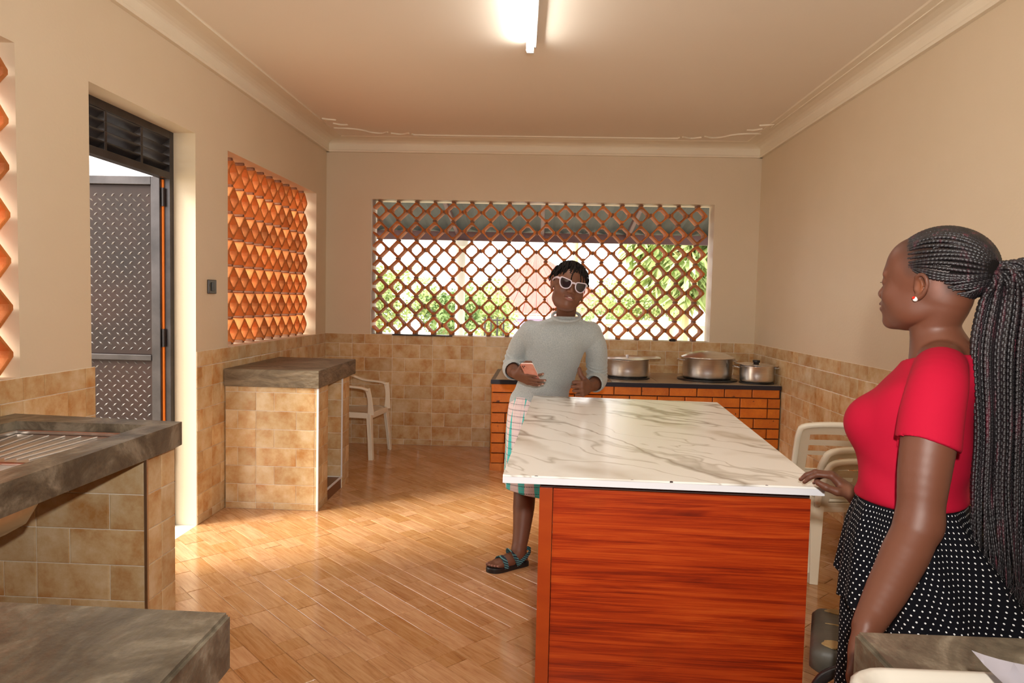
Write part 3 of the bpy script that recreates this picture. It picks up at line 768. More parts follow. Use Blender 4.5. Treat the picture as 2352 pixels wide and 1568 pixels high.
for i in range(n):
    for j in range(n): bm.faces.new((grid[i, j], grid[i + 1, j], grid[i + 1, j + 1], grid[i, j + 1]))
bmesh.ops.solidify(bm, geom=bm.faces[:], thickness=.005)
o = obj('dish_body', bm, M_china, t); smooth(o.data)
bm = bmesh.new(); lathe(bm, [(0, 0), (.07, 0), (.07, .008), (0, .008)], 28); obj('foot_ring', bm, M_china, t)

# ------------------------------------------------------------------ middle counter by the left window
t = thing('storage_counter', 'tiled counter with concrete top and open side bay under the left lattice window', 'counter', (XL, 4.62, 0)); O_ = (XL, 4.62, 0)
bm = bmesh.new(); prism(bm, [(0.0125, 0), (-1.462 - XL, 0), (-1.475 - XL, .985), (0.0125, 1.0)], .835, .952, .003); obj('concrete_slab', bm, M_concs, t)
slab_box('pier', t, (XL + .0125, 4.645, 0), (-1.478, 4.87, .835), M_grout, off=O_); slab_box('pier', t, (XL + .0125, 5.235, 0), (-1.478, 5.42, .835), M_grout, off=O_)
slab_box('back_panel', t, (XL + .0125, 4.87, 0), (XL + .08, 5.235, .835), M_grout, off=O_)
dado(t, (XL + .0125, 4.645, 0), (1, 0, 0), (0, -1, 0), .628, 0, .835, rowh=.1255, zoff=.0445, start=.19, off=O_)
dado(t, (-1.478, 4.645, 0), (0, 1, 0), (1, 0, 0), .225, 0, .835, rowh=.1255, zoff=.0445, start=.0, split=.3, off=O_)
dado(t, (-1.478, 5.235, 0), (0, 1, 0), (1, 0, 0), .185, 0, .835, rowh=.1255, zoff=.0445, start=.0, split=.3, off=O_)
dado(t, (XL + .085, 5.235, 0), (1, 0, 0), (0, -1, 0), .555, .09, .835, rowh=.1255, zoff=.0445, start=.1, off=O_)
slab_box('base_curb', t, (XL + .08, 4.87, 0), (-1.482, 5.235, .082), M_tiledark, off=O_)
slab_box('edge_trim', t, (-1.482, 4.634, 0), (-1.468, 4.647, .835), M_white, off=O_); slab_box('edge_trim', t, (-1.486, 4.87, .08), (-1.474, 5.235, .09), M_white, off=O_); slab_box('edge_trim', t, (-1.482, 5.226, .08), (-1.472, 5.236, .835), M_white, off=O_)

# ------------------------------------------------------------------ low brick cooking counter at the back
t = thing('brick_cooking_counter', 'low orange brick cooking counter with a dark edged top along the back wall', 'counter', (-.403, 5.94, 0)); O_ = (-.403, 5.94, 0)
A = Vector((-.398, 5.945)); B = Vector((XR - .0125, 6.045)); dirv = (B - A).normalized(); nrm = Vector((dirv.y, -dirv.x)); Lc = (B - A).length
bm = bmesh.new(); prism(bm, [(A.x + .01 - O_[0], A.y + .012 - O_[1]), (B.x - O_[0], B.y + .012 - O_[1]), (B.x - O_[0], YB - .012 - O_[1]), (A.x + .01 - O_[0], YB - .012 - O_[1])], 0, .742); obj('mortar_core', bm, M_bmortar, t)
rh = .0868
for r in range(8):
    z = .062 + r * rh; x = 0; first = (.235, .12)[r % 2] if r != 7 else .335
    if r in (0, 2, 4): first = .12
    if r in (1, 3, 5): first = .235
    while x < Lc - .02:
        w_ = min(first if x == 0 else .235, Lc - x)
        p = A + dirv * (x + .0035)
        piece('brick', U_brick, t, (p.x - O_[0], p.y + .012 - O_[1], z + .0035), (*dirv, 0), (0, 0, 1), (*nrm, 0), w_ - .007, rh - .008, .014); x += w_
    y = A.y + .012; 
    while y < YB - .03:
        w_ = min(.235, YB - .014 - y); piece('brick', U_brick, t, (A.x + .01 - O_[0], y + w_ - .0035 - O_[1], z + .0035), (0, -1, 0), (0, 0, 1), (-1, 0, 0), w_ - .007, rh - .008, .012); y += w_
bm = bmesh.new(); prism(bm, [(A.x - .004 - O_[0], A.y - .006 - O_[1]), (B.x - O_[0], B.y - .006 - O_[1]), (B.x - O_[0], B.y + .03 - O_[1]), (A.x - .004 - O_[0], A.y + .03 - O_[1])], 0, .06); obj('plinth', bm, M_clay, t)
bm = bmesh.new(); q = [(A.x - .008, A.y - .012), (B.x, B.y - .012), (B.x, YB - .012), (A.x - .008, YB - .012)]
prism(bm, [(a - O_[0], b_ - O_[1]) for a, b_ in q], .742, .778, .003); obj('dark_edge_slab', bm, mat('blue_black_edge', (.018, .018, .03), .3), t)
M_ctop = mat('tan_counter_tile', (.36, .27, .18), .22, col2=(.44, .35, .24), scale=3, bump=.05)
xs = [A.x + .03, .22, .62, 1.02, 1.42, 1.82, B.x]
for a, b_ in zip(xs, xs[1:]):
    ya = A.y + .012 + (a - A.x) * dirv.y / dirv.x
    bm = bmesh.new(); prism(bm, [(a + .0015 - O_[0], ya - O_[1]), (b_ - .0015 - O_[0], ya - O_[1]), (b_ - .0015 - O_[0], YB - .014 - O_[1]), (a + .0015 - O_[0], YB - .014 - O_[1])], .778, .782); obj('top_tile', bm, M_ctop, t)

# burner rings and pots
ZP = .782
def burner(x, y, r, label):
    t = thing('burner_ring', label, 'burner', (x, y, ZP)); bm = bmesh.new()
    lathe(bm, [(r * .55, .003), (r * .6, .012), (r * .9, .014), (r, .010), (r, 0), (r * .55, 0), (r * .55, .003)], 48); o = obj('ring_plate', bm, M_black, t); smooth(o.data)
def ppot(x, y, R, H, kind, label, rot=0):
    z = ZP + .0145 if kind != 'left' else ZP + .0145
    t = thing('cooking_pot', label, 'pot', (x, y, z), rotz=rot); bm = bmesh.new()
    lathe(bm, [(0, 0), (R * .9, 0), (R * .965, .006), (R * .985, .02), (R, .06), (R, H - .008), (R * 1.02, H - .004), (R * 1.02, H), (R * .985, H), (R * .98, .02), (0, .008)], 56)
    o = obj('pot_body', bm, M_alu, t); smooth(o.data)
    return t
burner(.795, 6.36, .20, 'black burner ring under the leftmost pot')
burner(1.51, 6.38, .262, 'wide black burner ring under the largest pot')
burner(1.895, 6.20, .145, 'small black burner ring under the rightmost pot')
t = ppot(.795, 6.36, .187, .155, 'left', 'aluminium pot with a flat oversized lid beside the person in grey', 0)
lid = bpy.data.objects.new('lid', None)
bm = bmesh.new(); lathe(bm, [(0, .003), (.12, .008), (.20, .004), (.245, .010), (.25, .013), (.245, .013), (.20, .009), (.12, .013), (0, .009)], 56)
for v in bm.verts:
    a = math.atan2(v.co.y, v.co.x); v.co.z += .004 * sin(5 * a) * (v.co.xy.length / .25) ** 2
lo = obj('lid', bm, M_alu, t, (.045, 0, .155)); smooth(lo.data); lo.rotation_euler = (0, rad(-1.5), 0)
bpy.data.objects.remove(lid)
bm = bmesh.new(); lathe(bm, [(0, 0), (.012, 0), (.008, .012), (.016, .022), (.012, .03), (0, .032)], 16); o = obj('lid_knob', bm, M_white, lo, (-.05, 0, .010)); smooth(o.data)
t = ppot(1.51, 6.38, .215, .185, 'mid', 'largest aluminium pot with a domed lid in the middle of the cooking counter')
bm = bmesh.new(); lathe(bm, [(.228, -.006), (.234, -.002), (.234, .004), (.215, .012), (.16, .036), (.08, .052), (0, .056), (0, .052), (.08, .048), (.16, .032), (.21, .008), (.225, .0)], 56); lo = obj('lid', bm, M_alu, t, (0, 0, .187)); smooth(lo.data)
for s in (-1, 1):
    bm = bmesh.new(); tube(bm, catmull([(s * .213, -.05, .16), (s * .25, -.045, .165), (s * .262, 0, .165), (s * .25, .045, .165), (s * .213, .05, .16)], 4), .005, 8); o = obj('loop_handle', bm, M_alu, t); smooth(o.data)
t = ppot(1.895, 6.20, .144, .14, 'right', 'smallest dented aluminium pot with a black lid knob in the back corner', rad(-10))
bm = bmesh.new(); lathe(bm, [(0, .004), (.10, .010), (.15, .004), (.178, .007), (.18, .010), (.15, .009), (.10, .014), (0, .010)], 56)
for v in bm.verts:
    a = math.atan2(v.co.y, v.co.x); v.co.z += .003 * sin(7 * a + 1) * (v.co.xy.length / .18) ** 2
lo = obj('lid', bm, M_alu, t, (-.008, 0, .139)); smooth(lo.data); lo.rotation_euler = (0, rad(2), 0)
bm = bmesh.new(); lathe(bm, [(0, 0), (.026, 0), (.022, .012), (.030, .018), (.032, .034), (.026, .038), (0, .038)], 20); o = obj('lid_knob', bm, M_black, lo, (0, 0, .010)); smooth(o.data)
for s in (-1, 1):
    bm = bmesh.new(); tube(bm, catmull([(s * .145, -.035, .118), (s * .185, -.03, .128), (s * .20, 0, .13), (s * .185, .03, .128), (s * .145, .035, .118)], 4), .0055, 8); o = obj('loop_handle', bm, M_alu, t); smooth(o.data)

# ------------------------------------------------------------------ island
isl = thing('kitchen_island', 'red wood island with a white marbled top in the middle of the room', 'table', (.45, 3.1, 0)); O_ = (.45, 3.1, 0)
q = [(-.106, 2.2), (.884, 2.168), (1.017, 4.025), (-.029, 4.098)]
bm = bmesh.new(); prism(bm, [(a - .45, b_ - 3.1) for a, b_ in q], .8945, .9005, .0008); obj('marble_top', bm, M_marble, isl)
bm = bmesh.new(); prism(bm, [(a - .45, b_ - 3.1) for a, b_ in q], .8745, .8942); obj('edge_band', bm, M_white, isl)
for (x, y) in ((.0, 2.1985), (.30, 2.189), (.42, 2.184), (.71, 2.175)):
    bm = bmesh.new(); w_ = random.uniform(.004, .010); prism(bm, [(x - w_ * .6 - .45, y - .0012 - 3.1), (x + w_ * .6 - .45, y - .0014 - 3.1), (x + w_ * .3 - .45, y + .0025 - 3.1), (x - w_ * .2 - .45, y + .003 - 3.1)], .8965, .9008); obj('edge_chip', bm, M_redbr, isl)
# carcass: front panel, edge strip, sides, back, dark recess strip under the top
f0, f1 = Vector((.012, 2.245)), Vector((.862, 2.215)); b0, b1 = Vector((.075, 3.76)), Vector((.965, 3.72))
def pr2(name, quad, z0, z1, m, bev=.001):
    bm = bmesh.new(); prism(bm, [(a - .45, b_ - 3.1) for a, b_ in quad], z0, z1, bev); return obj(name, bm, m, isl)
dv = (f1 - f0).normalized(); nv = Vector((dv.y, -dv.x))
e = f0 + dv * .042
pr2('edge_strip', [f0 - nv * .04 * 0 + nv * .004, e + nv * .004, e - nv * .02, f0 - nv * .02], 0, .852, M_mahedge)
pr2('front_panel', [e + dv * .002, f1, f1 - nv * .018, e + dv * .002 - nv * .018], 0, .850, M_mahog)
pr2('side_panel', [f0 - nv * .02, f0 - nv * .02 + dv * .018, b0 + dv * .018, b0], 0, .852, M_mahog); pr2('side_panel', [f1 - nv * .019 - dv * .018, f1 - nv * .019, b1, b1 - dv * .018], 0, .852, M_mahog)
pr2('back_panel', [b0 + dv * .019, b1 - dv * .019, b1 - dv * .019 - nv * -.018, b0 + dv * .019 - nv * -.018], 0, .852, M_mahog)
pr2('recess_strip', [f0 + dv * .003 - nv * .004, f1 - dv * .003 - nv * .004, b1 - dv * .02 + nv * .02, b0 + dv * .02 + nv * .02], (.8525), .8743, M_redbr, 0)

# ------------------------------------------------------------------ plastic chairs
def back_panel(bm, w0, w1, z0, z1, y0, y1, holes, t=.012, arch=.02):
    """slotted chair back in the plane between (y0,z0) and (y1,z1); holes=[(u0,u1,v0,v1)] in 0..1"""
    us = sorted({0, 1, *[h[0] for h in holes], *[h[1] for h in holes], .5, .25, .75}); vs = sorted({0, 1, *[h[2] for h in holes], *[h[3] for h in holes]})
    vt = {}
    def V(i, j):
        if (i, j) not in vt:
            u, v = us[i], vs[j]; w_ = w0 + (w1 - w0) * v; x = (u - .5) * w_; bow = .03 * (1 - (2 * u - 1) ** 2)
            vt[i, j] = bm.verts.new((x, y0 + (y1 - y0) * v + bow, z0 + (z1 - z0) * v + arch * (1 - (2 * u - 1) ** 2) * (v ** 2)))
        return vt[i, j]
    fs = []
    for i in range(len(us) - 1):
        for j in range(len(vs) - 1):
            cu, cv = (us[i] + us[i + 1]) / 2, (vs[j] + vs[j + 1]) / 2
            if any(h[0] < cu < h[1] and h[2] < cv < h[3] for h in holes): continue
            fs.append(bm.faces.new((V(i, j), V(i + 1, j), V(i + 1, j + 1), V(i, j + 1))))
    bmesh.ops.solidify(bm, geom=fs, thickness=t)
def make_chair(label, m, H=.80, W_=.44, arms=False, group=None):
    """front is -Y, origin on the floor under the seat centre"""
    t = thing('plastic_chair', label, 'chair', group=group); SH = .42
    # seat: dished sheet
    bm = bmesh.new(); n = 8; g_ = {}
    for i in range(n + 1):
        for j in range(n + 1):
            u, v = 2 * i / n - 1, 2 * j / n - 1; wx = W_ / 2 * (1 - .06 * (v + 1) / 2)
            z = SH - .016 * (1 - u * u) * (1 - v * v) - (.02 * max(0, -v - .6) * 2.5) - .01 * v
            g_[i, j] = bm.verts.new((u * wx, v * .21, z))
    for i in range(n):
        for j in range(n): bm.faces.new((g_[i, j], g_[i + 1, j], g_[i + 1, j + 1], g_[i, j + 1]))
    bmesh.ops.solidify(bm, geom=bm.faces[:], thickness=.008); o = obj('seat', bm, m, t); smooth(o.data)
    bm = bmesh.new()
    a = W_ / 2 - .006; P = [(-a, -.205), (a, -.205), (a * .94, .205), (-a * .94, .205)]
    for p, q in zip(P, P[1:] + P[:1]): sweep(bm, [(p[0], p[1], SH - .028), (q[0], q[1], SH - .028)], .05, .01, (0, 0, 1))
    obj('seat_apron', bm, m, t)
    for s in (-1, 1):
        bm = bmesh.new(); sweep(bm, catmull([(s * (a - .01), -.20, SH - .01), (s * (a + .006), -.215, .24), (s * (a + .022), -.235, 0)], 3), [.062, .06, .056, .05, .046, .043, .04], .012, (1, 0, 0))
        sweep(bm, catmull([(s * a, -.185, SH - .01), (s * (a + .014), -.195, .24), (s * (a + .036), -.215, 0)], 3), [.05, .045, .04, .035, .03, .03, .03], .010, (0, 1, 0)); obj('leg', bm, m, t)
        bm = bmesh.new(); sweep(bm, catmull([(s * (a * .93), .20, SH), (s * (a + .0), .235, .22), (s * (a + .018), .275, 0)], 3), [.072, .068, .064, .058, .052, .047, .044], .012, (1, 0, 0))
        sweep(bm, catmull([(s * (a * .95), .185, SH), (s * (a + .012), .215, .22), (s * (a + .034), .255, 0)], 3), [.05, .046, .042, .038, .034, .03, .03], .010, (0, 1, 0)); obj('leg', bm, m, t)
    yb = .205; yt = .30
    holes = [(.14, .86, .80, .885), (.14, .86, .62, .71), (.14, .46, .30, .55), (.54, .86, .30, .55), (.14, .86, .10, .22)] if not arms else [(.16, .44, .12, .80), (.56, .84, .12, .80)]
    bm = bmesh.new(); back_panel(bm, W_ * .93, W_ * .86, SH - .02, H - .02, yb, yt, holes); obj('backrest', bm, m, t)
    bm = bmesh.new(); w_ = W_ * .43
    sweep(bm, catmull([(-W_ * .465, yb + .002, SH - .02), (-W_ * .45, (yb + yt) / 2, (SH + H) / 2), (-w_ - .005, yt - .004, H - .05), (-w_ + .03, yt + .01, H - .004), (0, yt + .032, H + .014), (w_ - .03, yt + .01, H - .004), (w_ + .005, yt - .004, H - .05), (W_ * .45, (yb + yt) / 2, (SH + H) / 2), (W_ * .465, yb + .002, SH - .02)], 4), .034, .03, (0, 1, 0), .45)
    o = obj('back_frame', bm, m, t); smooth(o.data)
    if arms:
        for s in (-1, 1):
            bm = bmesh.new()
            sweep(bm, catmull([(s * W_ * .44, yt - .01, H - .07), (s * (W_ * .5 + .015), .20, H - .11), (s * (W_ * .5 + .03), .05, .66), (s * (W_ * .5 + .03), -.12, .645), (s * (W_ * .5 + .022), -.19, .625)], 4), [.04] * 8 + [.046] * 9, .018, (1, 0, 0), .5)
            sweep(bm, catmull([(s * (W_ * .5 + .022), -.18, .64), (s * (W_ * .5 + .01), -.20, .54), (s * (W_ * .5 - .006), -.205, SH - .02)], 3), [.05, .045, .042, .042, .045, .052, .06], .014, (0, 1, 0))
            o = obj('armrest', bm, m, t)
    return t
c = make_chair('white plastic armchair against the back wall behind the tiled counter', M_plastic, H=.82, W_=.43, arms=True)
c.location = (-1.665, 6.44, 0); c.rotation_euler.z = rad(82)
c = make_chair('tallest white plastic chair behind the island with its slotted back to the camera', M_plastic, H=.775, W_=.47, group=None)
c.location = (1.745, 4.37, 0); c.rotation_euler.z = rad(174)
c = make_chair('upper chair of the low nested pair of white plastic chairs beside the red top', M_plastic2, H=.66, W_=.40)
c.location = (1.665, 4.0, .048); c.rotation_euler.z = rad(182)
# third chair of the stack
c = make_chair('lower chair of the low nested pair of white plastic chairs beside the red top', M_plastic2, H=.655, W_=.40)
c.location = (1.67, 3.97, 0); c.rotation_euler.z = rad(182)

# worn office chair beside the island, lower right
t = thing('office_chair', 'old black office chair with torn grey vinyl seat between island and polka dot skirt', 'chair', (1.10, 2.13, 0), rotz=rad(-112))
bm = bmesh.new(); rings = []
for s, z in ((.02, .36), (0, .38), (0, .43), (.012, .447), (.04, .452)):
    rings.append([bm.verts.new((x, y, z)) for x, y in rr(.165 - s, .235 - s, .035)])
bm.faces.new(rings[0][::-1])
for A_, B_ in zip(rings, rings[1:]):
    for k in range(len(A_)): bm.faces.new((A_[k], A_[(k + 1) % len(A_)], B_[(k + 1) % len(A_)], B_[k]))
bm.faces.new(rings[-1]); o = obj('seat_cushion', bm, M_vinyl, t); smooth(o.data)
for (x, y, z, r1, r2) in ((-.125, -.165, .4525, .020, .030), (.125, -.175, .4525, .026, .026), (-.02, -.14, .4525, .005, .05)):
    bm = bmesh.new(); P = [bm.verts.new((x + r1 * cos(a) * (1 + .12 * sin(3 * a)), y + r2 * sin(a) * (1 + .15 * cos(5 * a)), z + .001)) for a in np.linspace(0, 2 * pi, 15)[:-1]]
    f_ = bm.faces.new(P); ex = bmesh.ops.extrude_face_region(bm, geom=[f_]); [setattr(v, 'co', v.co - Vector((0, 0, .004))) for v in ex['geom'] if isinstance(v, bmesh.types.BMVert)]
    obj('torn_foam_patch', bm, M_foam, t)
bm = bmesh.new(); box(bm, (-.18, .23, .50), (.18, .28, .86), .02); obj('backrest', bm, M_vinyl, t)
bm = bmesh.new(); sweep(bm, catmull([(0, .1, .34), (0, .27, .35), (0, .30, .45), (0, .295, .62)], 4), .06, .012, (1, 0, 0)); obj('back_bracket', bm, M_blackm, t)
bm = bmesh.new(); tube(bm, [(0, 0, .10), (0, 0, .36)], .024, 14); tube(bm, [(0, 0, .33), (0, 0, .36)], .09, 14); obj('gas_column', bm, M_black, t)
for k in range(5):
    a = rad(72 * k + 20); bm = bmesh.new(); sweep(bm, [(0, 0, .115), (.12 * cos(a), .12 * sin(a), .10), (.22 * cos(a), .22 * sin(a), .075)], [.05, .04, .03], [.035, .03, .022], (-sin(a), cos(a), 0)); L_ = obj('base_leg', bm, M_black, t)
    bm = bmesh.new(); tube(bm, [(.22 * cos(a) - .022 * sin(a), .22 * sin(a) + .022 * cos(a), .027), (.22 * cos(a) + .022 * sin(a), .22 * sin(a) - .022 * cos(a), .027)], .026, 14); tube(bm, [(.22 * cos(a), .22 * sin(a), .05), (.22 * cos(a), .22 * sin(a), .08)], .007, 8); obj('castor', bm, M_black, L_)
for s in (1,):
    bm = bmesh.new(); sweep(bm, catmull([(s * .15, .08, .35), (s * .22, .10, .36), (s * .21, .10, .39), (s * .21, .02, .43), (s * .21, -.06, .435), (s * .21, -.14, .425), (s * .21, -.20, .38), (s * .21, -.215, .31), (s * .15, -.12, .33)], 5), .03, .022, (0, 0, 1), .5)
    o = obj('armrest', bm, M_black, t); smooth(o.data)

# ------------------------------------------------------------------ outside
bm = bmesh.new(); nx_, ny_ = 12, 16; g_ = {}
for i in range(nx_ + 1):
    for j in range(ny_ + 1):
        x = -40 + 80 * i / nx_; y = -30 + 90 * j / ny_
        z = -.16 - 1.5 * min(1, max(0, (y - 13) / 14)) + .05 * sin(i * 1.3 + j)
        if abs(x) < 9 and -6 < y < 12: z = -.16
        g_[i, j] = bm.verts.new((x, y, z))
for i in range(nx_):
    for j in range(ny_): bm.faces.new((g_[i, j], g_[i + 1, j], g_[i + 1, j + 1], g_[i, j + 1]))
obj('ground', bm, M_ground, kind='structure')

t = thing('porch_roof', 'dark corrugated metal porch roof hanging outside the back lattice window', 'roof', (0, 8.6, 2.6))
bm = bmesh.new(); n = 60; A_ = []; B_ = []
for k in range(n + 1):
    x = -4.4 + 8.8 * k / n; dz = .014 * (1 if k % 2 else -1)
    A_.append(bm.verts.new((x, -1.42, .36 + dz))); B_.append(bm.verts.new((x, 1.75, -.22 + dz)))
for k in range(n): bm.faces.new((A_[k], A_[k + 1], B_[k + 1], B_[k]))
bmesh.ops.solidify(bm, geom=bm.faces[:], thickness=.004)
obj('roof_sheet', bm, M_porch, t)
slab_box('eave_beam', t, (-4.4, 1.42, -.315), (4.4, 1.5, -.19), M_beam)
for x in (-3.6, -2.4, -1.2, 0, 1.2, 2.4, 3.6):
    bm = bmesh.new(); sweep(bm, [(x, -1.38, .30), (x, 1.6, -.235)], .05, .07, (1, 0, 0)); obj('rafter', bm, M_beam, t)
for x, lb in ((-1.15, 'white round porch pillar seen through the left half of the lattice'), (2.42, 'white round porch pillar seen at the right end of the lattice')):
    t = thing('porch_pillar', lb, 'pillar', (x, 10.05, -.16)); bm = bmesh.new(); lathe(bm, [(0, 0), (.11, 0), (.11, .06), (.072, .08), (.068, 2.34), (.1, 2.36), (.1, 2.44), (0, 2.44)], 24); o = obj('shaft', bm, M_whitew, t)
t = thing('utility_pole', 'thin pale pole in the garden above the head of the person in grey', 'pole', (.62, 13.2, -.2)); bm = bmesh.new(); tube(bm, [(0, 0, 0), (0, 0, 4.2)], .055, 12); obj('shaft', bm, M_leafD if False else M_trunk, t)

# neighbour house
t = thing('neighbour_house', 'distant house with a pink sheet roof and lavender walls behind the garden', 'house', (.45, 31, -1.7)); gz = 0
bm = bmesh.new(); box(bm, (-3.3, -1.5, 0), (3.3, 4, 2.45)); obj('wall', bm, M_lav, t)
bm = bmesh.new(); box(bm, (-3.45, -1.75, 2.42), (3.45, -1.6, 2.62)); obj('fascia', bm, M_whitew, t)
# hipped roof in separate sheets
apx = (-.7, 1.2, 5.35); P = [(-3.6, -1.8, 2.55), (3.6, -1.8, 2.55), (3.6, 4.2, 2.55), (-3.6, 4.2, 2.55)]
for k in range(4):
    a, b_ = Vector(P[k]), Vector(P[(k + 1) % 4]); A3 = Vector(apx)
    ns = 12
    for s in range(ns):
        bm = bmesh.new(); p, q = a.lerp(b_, s / ns), a.lerp(b_, (s + 1) / ns - .004)
        fo = bm.faces.new([bm.verts.new(v) for v in (p, q, A3)]); nn = fo.normal if fo.normal.length else Vector((0, 0, 1)); bmesh.ops.solidify(bm, geom=bm.faces[:], thickness=.05 if s % 2 else .03); obj('roof_sheet', bm, M_pink, t)
for x in (-2.2, 0, 2.2):
    f_ = slab_box('window', t, (x - .45, -1.54, 1.0), (x + .45, -1.5, 2.0), M_whitew); slab_box('pane', f_, (x - .38, -1.55, 1.06), (x + .38, -1.538, 1.94), M_black)

# garden wall
t = thing('garden_wall', 'cream block garden wall with coping beyond the right half of the lattice', 'wall', (3.2, 14.2, -.22))
slab_box('wall_body', t, (-2.1, 0, -.4), (3.2, .15, 1.25), M_fence); slab_box('coping', t, (-2.15, -.04, 1.25), (3.25, .19, 1.33), M_whitew)
for k in range(5): slab_box('pier', t, (-2.1 + k * 1.25, -.06, -.4), (-1.9 + k * 1.25, .21, 1.42), M_fence)
# dark railing posts near pillar
t = thing('garden_railing', 'short dark metal railing beside the left porch pillar', 'railing', (-.98, 12.5, -.2))
for k in range(4):
    bm = bmesh.new(); tube(bm, [(k * .11, 0, 0), (k * .11, 0, 1.35)], .016, 8); obj('baluster', bm, M_blackm, t)
bm = bmesh.new(); tube(bm, [(-.05, 0, 1.3), (.40, 0, 1.3)], .014, 8); obj('rail', bm, M_blackm, t)

def tree(name, label, loc, h, crown, n, m, leaf=.095, trunk=.09, hang=0, cat='tree', lean=.1):
    t = thing(name, label, cat, loc); bm = bmesh.new()
    P = catmull([(0, 0, -.3), (lean * .3, 0, h * .4), (lean, .05, h)], 5); tube(bm, P, list(np.linspace(trunk, trunk * .55, len(P))), 10)
    for k in range(5):
        a = k * 1.3; tube(bm, [(lean * .8, .05, h * (.6 + .07 * k)), (lean + crown[0] * .6 * cos(a), crown[1] * .6 * sin(a), h + crown[2] * .5 * (k % 3 - .5))], [trunk * .4, trunk * .15], 6)
    obj('trunk', bm, M_trunk, t)
    blobs = [(rng.uniform(-.65, .65, 3) * np.array(crown), rng.uniform(.32, .6)) for _ in range(11)]
    V = []; 
    for k in range(int(n * 1.7)):
        c_, r_ = blobs[k % len(blobs)]; d = rng.normal(size=3); d /= np.linalg.norm(d); p = np.array(c_) + d * r_ * np.array(crown) * rng.uniform(.55, 1) + np.array([lean, 0, h])
        a = rng.normal(size=3); a /= np.linalg.norm(a); a[2] -= hang; b_ = np.cross(a, rng.normal(size=3)); b_ /= np.linalg.norm(b_); a = a / np.linalg.norm(a) * leaf * rng.uniform(.6, 1.3) * (1 + hang); b_ *= leaf * .28
        V += [p, p + a * .5 + b_, p + a, p + a * .5 - b_]
    me = np_mesh('foliage', V, np.arange(len(V)).reshape(-1, 4)); obj('foliage', me, m, t, kind='stuff'); return t
tree('garden_tree', 'bushy bright green tree at the far left behind the lattice', (-3.6, 13.6, -.2), 1.6, (1.25, 1.0, .95), 5200, M_leafL)
tree('garden_tree', 'smaller green tree just left of the white porch pillar', (-2.05, 14.8, -.2), 1.5, (.75, .8, .8), 3200, M_leafD)
tree('garden_tree', 'hazy green shrub just right of the left porch pillar', (-1.25, 17.5, -.5), 1.5, (.75, .8, 1.0), 2200, M_leafL)
tree('palm_like_tree', 'tall pale trunked tree with hanging leaves at the right of the lattice', (2.62, 13.2, -.2), 3.0, (1.0, .9, 1.5), 2300, M_leafL, leaf=.22, hang=1.2, trunk=.11, lean=.15)
tree('palm_like_tree', 'slender pale trunked tree close to the right lattice jamb', (3.3, 11.2, -.2), 3.0, (.55, .55, 1.2), 1500, M_leafD, leaf=.22, hang=1.2, trunk=.085)
tree('garden_bush', 'round green bush behind the garden wall right of the grey sweater', (2.2, 16.5, -.4), 1.5, (1.1, .9, .9), 3000, M_leafL, cat='bush')
tree('garden_bush', 'low bush in front of the pink roof between person and palm', (1.75, 20.5, -1.0), 1.9, (1.2, .9, .8), 2200, M_leafD, cat='bush')
# outer wall across the yard on the left, seen through the left openings
t = thing('yard_wall', 'pale yard wall outside the doorway and left lattice', 'wall', (-6.2, 5, -.16)); slab_box('wall_body', t, (-.1, -9, 0), (.1, 9, 1.7), M_fence); slab_box('coping', t, (-.14, -9, 1.7), (.14, 9, 1.78), M_whitew)
